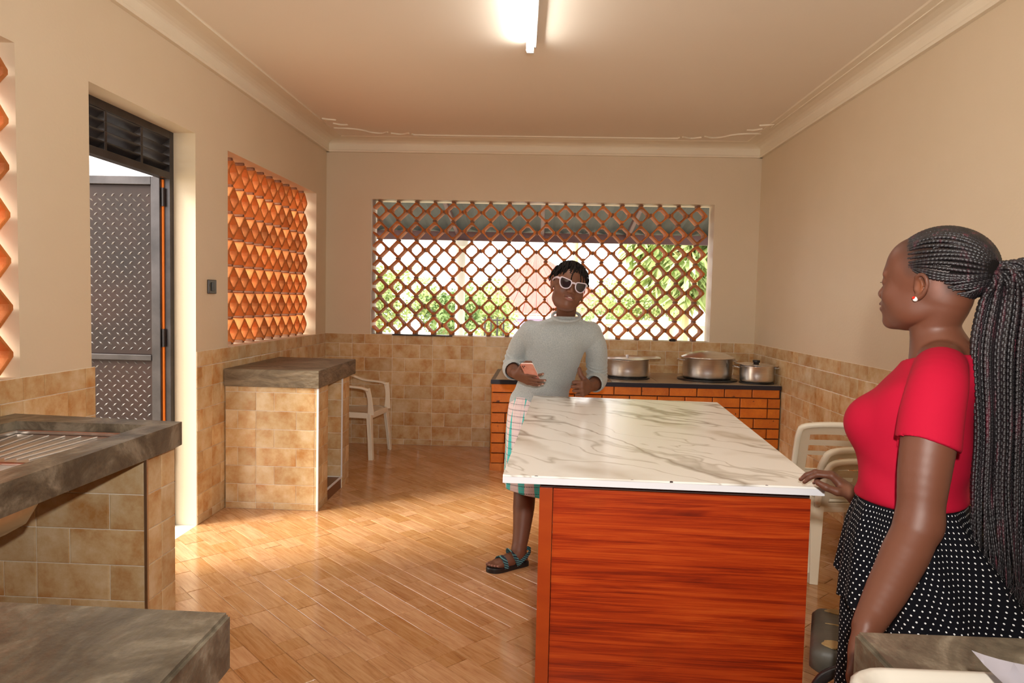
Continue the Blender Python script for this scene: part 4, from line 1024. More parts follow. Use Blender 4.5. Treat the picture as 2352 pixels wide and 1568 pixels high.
# ------------------------------------------------------------------ implicit-surface modelling kit for the figures
def axis(segs):
    out = []
    for lo, hi, h in segs:
        n = max(1, int(round((hi - lo) / h))); out += list(np.linspace(lo, hi, n, endpoint=False))
    out.append(segs[-1][1]); return np.array(out, np.float32)
class Field:
    def __init__(s, X, Y, Z):
        s.ax = [axis(X), axis(Y), axis(Z)]; s.G = np.full([len(a) for a in s.ax], .5, np.float32)
    def blk(s, lo, hi):
        sl = []
        for a, l, h in zip(s.ax, lo, hi):
            i, j = int(np.searchsorted(a, l)), int(np.searchsorted(a, h)); sl.append(slice(max(0, i - 1), min(len(a), j + 1)))
        return tuple(sl)
    def put(s, fn, lo, hi, k=.01, op='u'):
        mg = k + .02; sl = s.blk([l - mg for l in lo], [h + mg for h in hi]); g = s.G[sl]
        if g.size == 0: return
        x = s.ax[0][sl[0]][:, None, None]; y = s.ax[1][sl[1]][None, :, None]; z = s.ax[2][sl[2]][None, None, :]
        d = fn(x, y, z).astype(np.float32)
        if op == 'u': h = np.maximum(k - np.abs(g - d), 0) / k; s.G[sl] = np.minimum(g, d) - h * h * k * .25
        else: d = -d; h = np.maximum(k - np.abs(g - d), 0) / k; s.G[sl] = np.maximum(g, d) + h * h * k * .25
    def cone(s, a, b, ra, rb, k=.01, flat=None, op='u'):
        a, b = np.asarray(a, float), np.asarray(b, float); R = max(ra, rb); ba = b - a; L2 = max(ba @ ba, 1e-12)
        def fn(x, y, z):
            px, py, pz = x - a[0], y - a[1], z - a[2]
            t = np.clip((px * ba[0] + py * ba[1] + pz * ba[2]) / L2, 0, 1); qx, qy, qz = px - t * ba[0], py - t * ba[1], pz - t * ba[2]
            d2 = qx * qx + qy * qy + qz * qz
            if flat is not None:
                n, f = flat; c = qx * n[0] + qy * n[1] + qz * n[2]; d2 = d2 + c * c * (1 / f ** 2 - 1)
                return (np.sqrt(d2) - (ra + (rb - ra) * t)) * (.5 + .5 * f)
            return np.sqrt(d2) - (ra + (rb - ra) * t)
        s.put(fn, np.minimum(a, b) - R, np.maximum(a, b) + R, k, op)
    def chain(s, P, R, k=.006, n=4, flat=None, op='u'):
        Q = catmull(P, n); rr_ = np.interp(np.linspace(0, len(P) - 1, len(Q)), range(len(P)), R)
        for i in range(len(Q) - 1): s.cone(Q[i], Q[i + 1], rr_[i], rr_[i + 1], k if i == 0 else .002, flat, op)
    def ell(s, c, r, R=None, k=.01, op='u'):
        c = np.asarray(c, float); r = np.asarray(r, float); R = np.eye(3) if R is None else np.asarray(R); m_ = r.max()
        def fn(x, y, z):
            p = (x - c[0], y - c[1], z - c[2]); q = [sum(p[i] * R[i][j] for i in range(3)) for j in range(3)]
            k0 = np.sqrt(sum((q[j] / r[j]) ** 2 for j in range(3))); k1 = np.sqrt(sum((q[j] / r[j] ** 2) ** 2 for j in range(3))) + 1e-9
            return k0 * (k0 - 1) / k1
        s.put(fn, c - m_, c + m_, k, op)
    def loft(s, secs, fx=(1, 0, 0), fy=(0, 1, 0), k=.01, kc=.02, op='u', n=6, wob=None):
        """secs: (z, cx, cy, rx, ry_front, ry_back); fx/fy plan axes (unit), rx along fx, ry along fy (front = -fy)"""
        S = np.array(catmull(secs, n)); o_ = np.argsort(S[:, 0]); S = S[o_]; fx, fy = np.array(fx), np.array(fy)
        R = S[:, 3:].max(); lo = [S[:, 1].min() - R, S[:, 2].min() - R, S[0, 0]]; hi = [S[:, 1].max() + R, S[:, 2].max() + R, S[-1, 0]]
        def fn(x, y, z):
            zz = np.broadcast_to(z, (1, 1, z.shape[2])); I = lambda i: np.interp(zz, S[:, 0], S[:, i])
            dx, dy = x - I(1), y - I(2); u = dx * fx[0] + dy * fx[1]; v = dx * fy[0] + dy * fy[1]
            rx = I(3); ry = np.where(v < 0, I(4), I(5)); q = np.sqrt((u / rx) ** 2 + (v / ry) ** 2)
            d = (q - 1) * np.minimum(rx, ry)
            if wob is not None: d = d + wob(u, v, z)
            dz = np.maximum(S[0, 0] - z, z - S[-1, 0]) + 0 * d
            h = np.maximum(kc - np.abs(d - dz), 0) / kc; return np.maximum(d, dz) + h * h * kc * .25
        s.put(fn, lo, hi, k, op)
    def mesh(s, name):
        G = s.G; ins = G < 0; A = [ins[:-1, :-1, :-1], ins[1:, :-1, :-1], ins[:-1, 1:, :-1], ins[1:, 1:, :-1], ins[:-1, :-1, 1:], ins[1:, :-1, 1:], ins[:-1, 1:, 1:], ins[1:, 1:, 1:]]
        any_ = A[0].copy(); all_ = A[0].copy()
        for a in A[1:]: any_ |= a; all_ &= a
        act = np.argwhere(any_ & ~all_); del A; idx = np.full(any_.shape, -1, np.int32); idx[tuple(act.T)] = np.arange(len(act))
        off = [(0, 0, 0), (1, 0, 0), (0, 1, 0), (1, 1, 0), (0, 0, 1), (1, 0, 1), (0, 1, 1), (1, 1, 1)]
        val = np.stack([G[tuple((act + o_).T)] for o_ in off], 1); pos = np.zeros((len(act), 3)); cnt = np.zeros(len(act))
        for a in range(8):
            for b_ in range(a + 1, 8):
                if bin(a ^ b_).count('1') != 1: continue
                va, vb = val[:, a], val[:, b_]; m_ = (va < 0) != (vb < 0); t = np.where(m_, va / np.where(m_, va - vb, 1), 0)
                for d in range(3): pos[:, d] += np.where(m_, off[a][d] + t * (off[b_][d] - off[a][d]), 0)
                cnt += m_
        pos /= cnt[:, None]; V = np.zeros_like(pos)
        for d in range(3):
            a = s.ax[d]; i = act[:, d]; V[:, d] = a[i] + pos[:, d] * (a[i + 1] - a[i])
        Q = []
        for d in range(3):
            sl0 = [slice(None)] * 3; sl1 = [slice(None)] * 3; sl0[d] = slice(0, -1); sl1[d] = slice(1, None)
            e0, e1 = ins[tuple(sl0)], ins[tuple(sl1)]; E = np.argwhere(e0 != e1); u, v = [(1, 2), (2, 0), (0, 1)][d]
            E = E[(E[:, u] > 0) & (E[:, v] > 0) & (E[:, u] < G.shape[u] - 1) & (E[:, v] < G.shape[v] - 1)]
            du, dv = np.eye(3, dtype=int)[u], np.eye(3, dtype=int)[v]
            q = np.stack([idx[tuple((E - du - dv).T)], idx[tuple((E - dv).T)], idx[tuple(E.T)], idx[tuple((E - du).T)]], 1)
            fl_ = e0[tuple(E.T)]; q[~fl_] = q[~fl_][:, ::-1]; Q.append(q)
        Q = np.concatenate(Q); Q = Q[(Q >= 0).all(1)]
        # light Laplacian smoothing
        for it in range(2):
            acc = np.zeros_like(V); c_ = np.zeros(len(V))
            for a, b_ in ((0, 1), (1, 2), (2, 3), (3, 0)):
                for p, q in ((a, b_), (b_, a)):
                    for d in range(3): acc[:, d] += np.bincount(Q[:, p], V[Q[:, q], d], len(V))
                    c_ += np.bincount(Q[:, p], minlength=len(V))
            V = V * .55 + .45 * acc / np.maximum(c_, 1)[:, None]
        me = np_mesh(name, V, Q); smooth(me); return me, V
def tint(me, V, base, T):
    """vertex colours: T = list of (centre, radii(3), R or None, colour, softness)"""
    C = np.ones((len(V), 4), np.float32); C[:, :3] = base
    for c, r, R, col, soft in T:
        p = V - np.asarray(c); p = p @ (np.eye(3) if R is None else np.asarray(R)); q = np.sqrt(((p / np.asarray(r)) ** 2).sum(1)); w_ = np.clip((1 - q) / soft, 0, 1)[:, None]
        C[:, :3] = C[:, :3] * (1 - w_) + np.asarray(col) * w_
    a = me.color_attributes.new('tint', 'FLOAT_COLOR', 'POINT'); a.data.foreach_set('color', C.ravel())
def rotm(ax, deg): return np.array(Matrix.Rotation(rad(deg), 3, ax))

def hand(F, T, w, u, n, side, curls, s=1., thumb=((.2, .9, -.2), (.6, .75, -.2), (.85, .5, -.2)), spread=(.10, .03, -.04, -.12), nail=(.62, .36, .28), palmcol=None, kk=.004, tl=1.):
    w, u, n = [np.asarray(q, float) for q in (w, u, n)]; u /= np.linalg.norm(u); n = n - (n @ u) * u; n /= np.linalg.norm(n); v = np.cross(n, u) * side
    offs = [.031, .0105, -.0105, -.030]; mc = [.086, .090, .085, .077]; ln = [(.040, .025, .021), (.045, .028, .022), (.041, .026, .021), (.033, .020, .018)]; rr_ = [.0096, .0098, .0093, .0083]
    F.cone(w - u * .01 * s, w + u * .03 * s, .026 * s, .029 * s, .012, (n, .66))
    for i in range(4):
        b_ = w + (u * mc[i] + v * offs[i]) * s
        F.cone(w + (u * .022 + v * offs[i] * .62) * s, b_, .0155 * s, .0108 * s, .014)
        p = b_; ang = 0
        for j in range(3):
            a = curls[i][j]; d = cos(a) * u - sin(a) * n + spread[i] * v * max(0, cos(a)); d /= np.linalg.norm(d); q = p + d * ln[i][j] * s
            F.cone(p, q, rr_[i] * s * (1 - .1 * j), rr_[i] * s * (1 - .1 * (j + 1)), kk * (1.6 if j == 0 else 1)); p = q
        nn = cos(a) * n + sin(a) * u
        T.append((q + nn * rr_[i] * .75 * s - d * .003 * s, (.0062 * s, .0062 * s, .0062 * s), None, nail, .4))
    p = w + (u * .020 + v * .020) * s; R_ = [.0165, .0125, .0112, .0092]; L_ = [.046, .034 * tl, .026 * tl]
    for j in range(3):
        c = np.array(thumb[j], float); d = c[0] * u + c[1] * v + c[2] * n; d /= np.linalg.norm(d); q = p + d * L_[j] * s; F.cone(p, q, R_[j] * s, R_[j + 1] * s, .012 if j == 0 else kk); p = q
    return v, q, d

def head(F, T, c, R, s, skin, lips, ear=1., edz=0., brow=1., nose=0., cheek=0., lipw=1.):
    """F field; c head centre (eye level), R columns = local x(right of picture when facing), y(back), z(up)"""
    c = np.asarray(c, float); P = lambda x, y, z: c + s * (R @ np.array([x, y, z])); E = lambda p, r, k=.01, op='u', R2=None: F.ell(P(*p), np.array(r) * s, R if R2 is None else R @ R2, k * s, op)
    E((0, .018, .032), (.074, .094, .083), .01); E((0, -.012, .012), (.068, .078, .075), .03)
    E((0, -.036, -.035), (.056, .052, .072), .03); E((0, -.048, -.078), (.042, .040, .034), .03); E((0, -.080, -.098), (.020, .016, .015), .022)
    for q in (-1, 1):
        E((q * (.036 + cheek), -.064, -.034), (.024 + cheek, .022, .024 + cheek), .025); E((q * (.043 + cheek * .3), -.01, -.068), (.020, .032, .026), .035)   # cheek, jaw angle
        E((q * .030, -.086 + .004 * (1 - brow), .016), (.022, .009 * brow, .006), .014)                          # brow
        E((q * .031, -.104, -.002), (.016, .014, .010), .012, 's')                    # socket
        E((q * .031, -.0815, -.002), (.0155, .0120, .0115), .005)                     # lid over the eyeball
    E((0, -.080, -.058), (.029, .022, .024), .018)                                    # muzzle
    F.cone(P(0, -.088, .006), P(0, -.107 + nose, -.030), .0065 * s, .0115 * s, .012 * s)
    for q in (-1, 1): E((q * .0135, -.099 + nose, -.034), (.0095, .011, .0085), .006)
    E((0, -.0985, -.0555), (.024 * lipw, .0085, .0062), .005); E((0, -.0965, -.0675), (.021 * lipw, .0092, .0078), .005)
    F.chain([P(-.023 * lipw, -.094, -.0600), P(0, -.105, -.0612), P(.023 * lipw, -.094, -.0600)], np.array([.0022, .0024, .0022]) * s, .003 * s, 3, None, 's')
    # ears
    P0, E0 = P, E
    P = lambda x, y, z: P0(x, .014 + (y - .014) * ear, edz + z * ear)
    E = lambda p, r, k=.01, op='u': F.ell(P(*p), np.array(r) * s * ear, R, k * s, op)
    for q in (-1, 1):
        pts = [P(q * (.071 + .0), .000, .004), P(q * .080, .004, .026), P(q * .084, .018, .033), P(q * .086, .031, .022), P(q * .084, .033, .002), P(q * .080, .024, -.018), P(q * .075, .010, -.030)]
        E((q * .074, .014, .0), (.006, .018, .030), .004)
        F.chain(pts, np.array([.003, .0042, .0045, .0045, .004, .0045, .006]) * s, .004 * s, 3)
        F.chain([P(q * .079, .012, .022), P(q * .082, .020, .010), P(q * .080, .016, -.008)], np.array([.0028, .0035, .003]) * s, .003 * s, 3)
        E((q * .084, .010, -.002), (.007, .007, .011), .004, 's'); E((q * .0755, .000, -.006), (.004, .004, .007), .003)
        T.append((P(q * .082, .012, .0), (.006 * s, .014 * s, .02 * s), R, tuple(np.array(skin) * 1.35 + (.06, .015, .0)), .6))
        E((q * .0755, .004, -.029), (.005, .008, .0085), .004)
    P, E = P0, E0
    T.append((P(0, -.105, -.0555), (.027 * s, .016 * s, .0075 * s), R, lips[0], .5)); T.append((P(0, -.104, -.068), (.023 * s, .016 * s, .009 * s), R, lips[1], .5))
    for q in (-1, 1): T.append((P(q * .031, -.098, .021), (.021 * s, .02 * s, .0045 * s), R, (.03, .015, .01), .5))
    return P

def loft_cloth(name, secs, m, parent, uscale, nseg=96, wob=None, thick=.002, fx=(1, 0, 0), fy=(0, 1, 0), n=8, ztilt=None):
    """open cloth tube from rings (z,cx,cy,rx,ryf,ryb) with uv in metres"""
    S = np.array(catmull(secs, n)); fx, fy = np.array(fx), np.array(fy); V = []; UV = []; F_ = []
    R0 = uscale; nr = len(S)
    for i, (z, cx, cy, rx, rf, rb) in enumerate(S):
        for k in range(nseg):
            a = 2 * pi * k / nseg; ry = rf if sin(a) < 0 else rb; w_ = wob(a, i / (nr - 1)) if wob else 0
            u, v = (rx + w_) * cos(a), (ry + w_) * sin(a); p = np.array([cx, cy]) + u * fx[:2] + v * fy[:2]; dz = ztilt(a, i / (nr - 1)) if ztilt else 0
            V.append((p[0], p[1], z + dz))
    for i in range(nr - 1):
        for k in range(nseg): F_.append((i * nseg + k, i * nseg + (k + 1) % nseg, (i + 1) * nseg + (k + 1) % nseg, (i + 1) * nseg + k))
    me = np_mesh(name, V, F_); uvl = me.uv_layers.new(name='uv'); V = np.array(V)
    li = np.zeros(len(me.loops), np.int32); me.loops.foreach_get('vertex_index', li); k = li % nseg
    U = k * (2 * pi * R0 / nseg)
    # seam fix: wrap
    li4 = li.reshape(-1, 4); k4 = (li4 % nseg).astype(float); wr = (k4.max(1) - k4.min(1)) > nseg / 2; k4[wr] = np.where(k4[wr] < nseg / 2, k4[wr] + nseg, k4[wr])
    U = (k4 * (2 * pi * R0 / nseg)).ravel(); uv = np.stack([U, V[li, 2]], 1).astype(np.float32); uvl.data.foreach_set('uv', uv.ravel())
    smooth(me); o = obj(name, me, m, parent); md = o.modifiers.new('thickness', 'SOLIDIFY'); md.thickness = thick; md.offset = 0; return o

def braid(path, r, ds=None, seg=6, ph=0.):
    """numpy plait: returns V,Q. path smooth points (n,3), r scalar or taper fn"""
    P = np.asarray(path, float); L = np.r_[0, np.cumsum(np.linalg.norm(np.diff(P, axis=0), axis=1))]; rm = r(0) if callable(r) else r; ds = ds or rm * .75
    n = max(3, int(L[-1] / ds)); t = np.linspace(0, L[-1], n); C = np.stack([np.interp(t, L, P[:, d]) for d in range(3)], 1)
    T_ = np.gradient(C, axis=0); T_ /= np.linalg.norm(T_, axis=1)[:, None] + 1e-9; ref = np.array([.31, -.78, .53]); U = np.cross(T_, ref); U /= np.linalg.norm(U, axis=1)[:, None] + 1e-9; W_ = np.cross(T_, U)
    rr_ = np.array([r(x / L[-1]) if callable(r) else r for x in t]); w_ = t / rm * 2.0 + ph
    C = C + U * (np.sin(w_) * rr_ * .22)[:, None]; rad_ = rr_ * (.74 + .36 * np.abs(np.cos(w_)))
    a = np.arange(seg) * 2 * pi / seg; V = C[:, None, :] + rad_[:, None, None] * (np.cos(a)[None, :, None] * U[:, None, :] * 1.0 + np.sin(a)[None, :, None] * W_[:, None, :] * .9)
    V = V.reshape(-1, 3); i = np.arange(n - 1)[:, None]; k = np.arange(seg)[None, :]
    Q = np.stack([i * seg + k, i * seg + (k + 1) % seg, (i + 1) * seg + (k + 1) % seg, (i + 1) * seg + k], -1).reshape(-1, 4); return V, Q
def join_vq(parts):
    Vs, Qs, o_ = [], [], 0
    for V, Q in parts: Vs.append(V); Qs.append(Q + o_); o_ += len(V)
    return np.concatenate(Vs), np.concatenate(Qs)
# ------------------------------------------------------------------ person in the grey sweater
SK1 = (.155, .062, .034); LIP1 = ((.13, .045, .035), (.26, .10, .085)); PALM = (.42, .20, .13)
BX, BY = .02, 4.22
pA = thing('person', 'person in heather grey sweater and pink patterned skirt holding a phone, wearing pale framed sunglasses', 'person', (BX, BY, 0))
def shift(me, V, o=(BX, BY, 0)):
    me.vertices.foreach_set('co', (V - np.array(o)).astype(np.float32).ravel()); me.update()
F = Field([(-.33, .03, .0045), (.03, .27, .003), (.27, .46, .0045)], [(3.58, 3.74, .006), (3.74, 4.05, .0035), (4.05, 4.48, .007)], [(0, .12, .004), (.12, .9, .008), (.9, 1.36, .0045), (1.36, 1.70, .003)]); T = []
RH = rotm('Z', 9) @ rotm('Y', 15) @ rotm('X', -3)
hc = (.150, 3.90, 1.534); HS = 1.12
PH = head(F, T, hc, RH, HS, SK1, LIP1, cheek=.005, lipw=1.2, brow=.6)
F.ell(PH(0, -.035, -.098), (.050, .048, .022), RH, .03)
T.append((PH(.004, -.103, -.0612), (.014, .012, .0022), RH, (.75, .66, .58), .3))
F.chain([PH(0, .030, -.045), (.147, 4.008, 1.425), (.145, 4.045, 1.37), (.142, 4.08, 1.31)], [.064, .056, .054, .050], .02)
# trunk and legs (mostly clothed)
F.loft([(.78, .005, 4.27, .150, .105, .11), (.9, .02, 4.26, .150, .10, .11), (1.02, .06, 4.22, .135, .09, .10), (1.14, .09, 4.17, .150, .10, .10), (1.24, .115, 4.135, .140, .07, .08), (1.30, .130, 4.11, .08, .04, .05)], k=.02)
F.chain([(-.05, 4.26, .80), (-.07, 4.06, .52), (-.064, 3.93, .40), (-.066, 3.88, .30), (-.074, 3.83, .18), (-.086, 3.785, .085)], [.065, .064, .062, .060, .047, .038], .03, 4)
F.chain([(.09, 4.28, .80), (.11, 4.27, .45), (.12, 4.30, .28), (.13, 4.33, .085)], [.085, .062, .060, .038], .03, 4)
def foot(ankle, d, side):
    """bare foot standing on a 22 mm sole; d = unit heading"""
    a = np.array(ankle); d = np.array([d[0], d[1], 0]); d /= np.linalg.norm(d); l = np.array([-d[1], d[0], 0]); g_ = lambda f_, s_, z: np.array([a[0], a[1], 0]) + d * f_ + l * s_ + np.array([0, 0, z])
    F.cone(a, g_(.0, 0, .060), .036, .034, .02); F.cone(g_(-.03, 0, .052), g_(-.035, 0, .046), .028, .024, .02)
    F.chain([g_(.01, 0, .062), g_(.07, 0, .054), g_(.125, .002 * side, .040)], [.034, .031, .024], .02, 4, ((0, 0, 1), .8))
    F.chain([g_(.05, .016 * side, .042), g_(.13, .026 * side, .036)], [.022, .019], .015); F.chain([g_(.05, -.018 * side, .040), g_(.125, -.026 * side, .034)], [.022, .016], .015)
    for k, (s_, f0_, f1_, r_) in enumerate([(.026, .135, .178, .0135), (.007, .14, .176, .0095), (-.008, .138, .170, .009), (-.021, .132, .160, .0085), (-.033, .124, .148, .0085)]):
        F.chain([g_(f0_, s_ * side, .036), g_(f1_, s_ * side * 1.05, .033)], [r_ * .95, r_ * .85], .006, 2); T.append((g_(f1_ + .004, s_ * side * 1.05, .033 + r_ * .8), (.007, .007, .006), None, (.40, .18, .14), .5))
    T.append((g_(.16, .02 * side, .024), (.05, .05, .012), None, (.40, .17, .12), .6))
    return g_
g1 = foot((-.086, 3.785, .09), (-.84, -.54), -1); g2 = foot((.13, 4.33, .09), (.15, -1), -1)
# arms
F.chain([(-.055, 4.13, 1.29), (-.125, 4.19, 1.16), (-.158, 4.22, 1.05)], [.050, .046, .042], .02); F.chain([(-.158, 4.22, 1.05), (-.155, 4.12, 1.045), (-.128, 3.98, 1.035)], [.046, .044, .028], .01)
RW = (-.130, 3.985, 1.035)
F.chain([(.30, 4.14, 1.29), (.345, 4.20, 1.14), (.352, 4.28, .985)], [.050, .046, .042], .02); F.chain([(.352, 4.28, .985), (.332, 4.16, .972), (.290, 4.055, .965)], [.046, .043, .029], .01)
v_, q_, d_ = hand(F, T, RW, (.80, -.55, -.26), (-.25, -.78, -.58), 1, [(.35, .75, 1.0), (.15, .45, .6), (.12, .35, .5), (.15, .4, .6)], 1.05, thumb=((.3, .8, -.4), (.7, .6, -.45), (.9, .25, -.3)), spread=(.04, .01, -.01, -.04))
hand(F, T, (.288, 4.055, .966), (-.42, -.90, -.02), (.88, -.42, .05), -1, [(1.3, 2.95, 3.7), (1.4, 2.95, 3.7), (1.42, 2.95, 3.7), (1.45, 2.95, 3.7)], 1.18, thumb=((.25, .75, -.5), (.05, 1.0, -.3), (-.1, 1.0, -.15)), spread=(.0, 0, 0, 0), kk=.0025, tl=.58)
me, V = F.mesh('body'); tint(me, V, SK1, T); shift(me, V); obj('body', me, M_skin, pA); del F

# sweater
F = Field([(-.30, .48, .0045)], [(3.88, 4.46, .0045)], [(.78, 1.44, .0045)])
fold = lambda u, v, z: .0035 * np.sin(z * 60 + u * 18) * np.clip((1.06 - z) * 7, 0, 1) * np.clip((z - .82) * 12, 0, 1) * .8 + .0025 * np.sin(u * 45 + z * 22)
F.loft([(.83, .0, 4.275, .176, .130, .13), (.90, .018, 4.265, .172, .128, .13), (.98, .045, 4.235, .166, .122, .12), (1.06, .068, 4.205, .166, .124, .118), (1.14, .086, 4.175, .176, .132, .118), (1.21, .104, 4.145, .188, .132, .112), (1.27, .119, 4.12, .190, .112, .104), (1.315, .131, 4.095, .172, .090, .090), (1.338, .138, 4.065, .130, .092, .085), (1.354, .143, 4.04, .096, .086, .085), (1.368, .146, 4.022, .080, .078, .080)], k=.02, kc=.012, wob=fold)
wr = lambda s0: None
F.chain([(-.052, 4.125, 1.272), (-.112, 4.165, 1.19), (-.145, 4.205, 1.10), (-.158, 4.215, 1.04)], [.066, .064, .060, .056], .045)
F.chain([(-.158, 4.215, 1.045), (-.155, 4.15, 1.045), (-.150, 4.105, 1.043)], [.062, .060, .057], .012)
F.chain([(.292, 4.13, 1.272), (.330, 4.16, 1.19), (.345, 4.21, 1.10), (.352, 4.27, 1.0)], [.066, .065, .061, .058], .045)
F.chain([(.352, 4.275, .99), (.344, 4.21, .982), (.334, 4.15, .978)], [.064, .060, .056], .012)
# sleeve creases
for a, b_, r_, n_ in (((.342, 4.205, 1.12), (.352, 4.262, 1.01), .064, 5), ((-.135, 4.19, 1.13), (-.156, 4.212, 1.06), .063, 3)):
    a, b_ = np.array(a), np.array(b_); dr = (b_ - a) / np.linalg.norm(b_ - a); u_ = np.cross(dr, [0, 1, 0]); u_ /= np.linalg.norm(u_); w2_ = np.cross(dr, u_)
    for k in range(n_):
        c_ = a + (b_ - a) * k / (n_ - 1); P = [c_ + r_ * (cos(t_) * u_ + sin(t_) * w2_) + dr * .012 * sin(t_ + k) for t_ in np.linspace(rad(20), rad(220), 9)]; F.chain(P, [.002] + [.0045] * 7 + [.002], .012, 2)
# sleeve ends hollow, neck opening
F.cone((-.150, 4.105, 1.043), (-.140, 4.05, 1.04), .049, .05, .004, op='s'); F.cone((.330, 4.15, .977), (.31, 4.09, .97), .047, .048, .004, op='s')
ring = [(.147 + .079 * cos(a), 4.018 + .079 * sin(a), 1.370 + .028 * sin(a)) for a in np.linspace(0, 2 * pi, 25)]
F.chain(ring, [.0085] * 25, .012, 2)
me, V = F.mesh('sweater'); shift(me, V); sw = obj('sweater', me, M_knit, pA); del F

# skirt
wobf = lambda a, t: .006 * t * sin(5 * a + 1) + .004 * t * sin(9 * a)
sk = loft_cloth('skirt', [(.875, .005, 4.27, .168, .122, .122), (.80, .0, 4.262, .180, .135, .13), (.68, -.003, 4.20, .186, .15, .15), (.55, -.002, 4.11, .186, .17, .17), (.45, .0, 4.035, .188, .185, .18), (.375, .004, 3.99, .188, .185, .19)], M_pskirt, pA, .17, wob=wobf, thick=.003, ztilt=lambda a, t: -.028 * t * cos(a))
sk.data.vertices.foreach_get('co', (buf := np.zeros(len(sk.data.vertices) * 3, np.float32))); sk.data.vertices.foreach_set('co', (buf.reshape(-1, 3) - np.array([BX, BY, 0], np.float32)).ravel()); sk.data.update()
off_ = Vector((-BX, -BY, 0))

# sandals (sole + three straps each)
def sandal(g_, side):
    bm = bmesh.new(); P = [(-.062, .0), (-.055, .026), (-.01, .031), (.05, .034), (.11, .042), (.15, .044), (.178, .036), (.193, .014), (.190, -.012), (.165, -.040), (.12, -.046), (.06, -.038), (0, -.031), (-.05, -.024)]
    Q = catmull([np.array([p[0], p[1], 0]) for p in P + P[:1]], 3)[:-1]
    lo = [bm.verts.new(Vector(g_(p[0], p[1] * side, .0)) + off_) for p in Q]; mi = [bm.verts.new(Vector(g_(p[0], p[1] * side * 1.0, .020)) + off_) for p in Q]; hi = [bm.verts.new(Vector(g_(p[0] * .98, p[1] * side * .93, .026)) + off_) for p in Q]
    n_ = len(Q); bm.faces.new(lo); bm.faces.new(hi)
    for A_, B_ in ((lo, mi), (mi, hi)):
        for k in range(n_): bm.faces.new((A_[k], A_[(k + 1) % n_], B_[(k + 1) % n_], B_[k]))
    s_ = obj('sandal', bm, M_black, pA)
    def strap(pts, w_, sd, mm=M_strap):
        b2 = bmesh.new(); sweep(b2, catmull([Vector(g_(p[0], p[1] * side, p[2])) + off_ for p in pts], 4), w_, .004, sd); o = obj('strap', b2, mm, s_)
    dd = Vector(g_(1, 0, 0)) - Vector(g_(0, 0, 0))
    strap([(.108, .046, .018), (.112, .043, .045), (.112, .02, .069), (.108, -.005, .073), (.102, -.033, .055), (.098, -.045, .018)], .026, tuple(dd))
    strap([(.015, .037, .020), (.035, .040, .055), (.052, .028, .088), (.058, .0, .102), (.052, -.028, .088), (.035, -.040, .055), (.015, -.036, .020)], .024, (dd.x * .75, dd.y * .75, .6))
    strap([(.02, .036, .03), (-.02, .040, .06), (-.058, .026, .082), (-.072, .0, .085), (-.058, -.026, .082), (-.02, -.040, .06), (.02, -.036, .03)], .022, (0, 0, 1))
    strap([(.112, .044, .0245), (.114, .045, .036), (.114, .041, .05)], .024, tuple(dd), M_black)
sandal(g1, -1); sandal(g2, -1)

# hair: dark cap plus short hanging locs
F = Field([(.02, .29, .0035)], [(3.76, 4.08, .0035)], [(1.46, 1.70, .0035)])
F.ell(PH(0, .024, .038), (.085 * HS, .100 * HS, .090 * HS), RH, .01)
F.ell(PH(0, -.085, -.022), (.072 * HS, .075 * HS, .080 * HS), RH, .012, 's'); F.ell(PH(0, .02, -.115), (.12, .16, .10), RH, .012, 's')
me, V = F.mesh('hair'); shift(me, V); hair = obj('hair', me, M_hairline, pA); del F
parts = []; R_ = np.random.default_rng(3)
for k in range(330):
    ph_ = R_.uniform(0, 2 * pi); el = R_.uniform(.12, 1.5); d = np.array([cos(ph_) * cos(el), sin(ph_) * cos(el), sin(el)])
    if d[1] < -.25 and d[2] < .42: continue
    root = np.array([0, .024, .038]) + d * np.array([.080, .096, .086]); out = d.copy(); ln = R_.uniform(.026, .050)
    fr = d[1] < -.1
    p1 = root + out * .010 + np.array([d[0] * .004, d[1] * .004 if not fr else -.004, -.004]); sl = np.array([d[0] * .18, d[1] * .18, -1.0]); sl /= np.linalg.norm(sl)
    # keep the loc outside the skull while it hangs
    pts = [root, p1]
    for st in range(4):
        nx = pts[-1] + sl * ln / 4 + R_.normal(0, .0022, 3); q = (nx - np.array([0, .024, .038])) / np.array([.084, .100, .090]); m_ = np.linalg.norm(q)
        if m_ < 1.03: nx = np.array([0, .024, .038]) + q / m_ * 1.03 * np.array([.084, .100, .090])
        if fr and nx[2] < .045 and abs(nx[0]) < .05 and R_.random() < .85: break
        pts.append(nx)
    if len(pts) < 3: continue
    parts.append(braid([PH(*p) for p in catmull(pts, 4)], lambda x: .0042 - .0016 * x ** 2, ds=.004))
for x0, x1 in ((-.012, -.016), (.022, .030), (.034, .044)):
    z1 = .010 if x0 < 0 else .022
    parts.append(braid([PH(*p) for p in catmull([(x0, -.070, .095), (x0, -.094, .066), (x1, -.0995, .040), (x1 + .003, -.1005, z1)], 5)], lambda x: .0042 - .001 * x, ds=.004))
V, Q = join_vq(parts); me = np_mesh('locs', V - np.array([BX, BY, 0]), Q); smooth(me); obj('locs', me, M_locs, hair, kind='stuff')

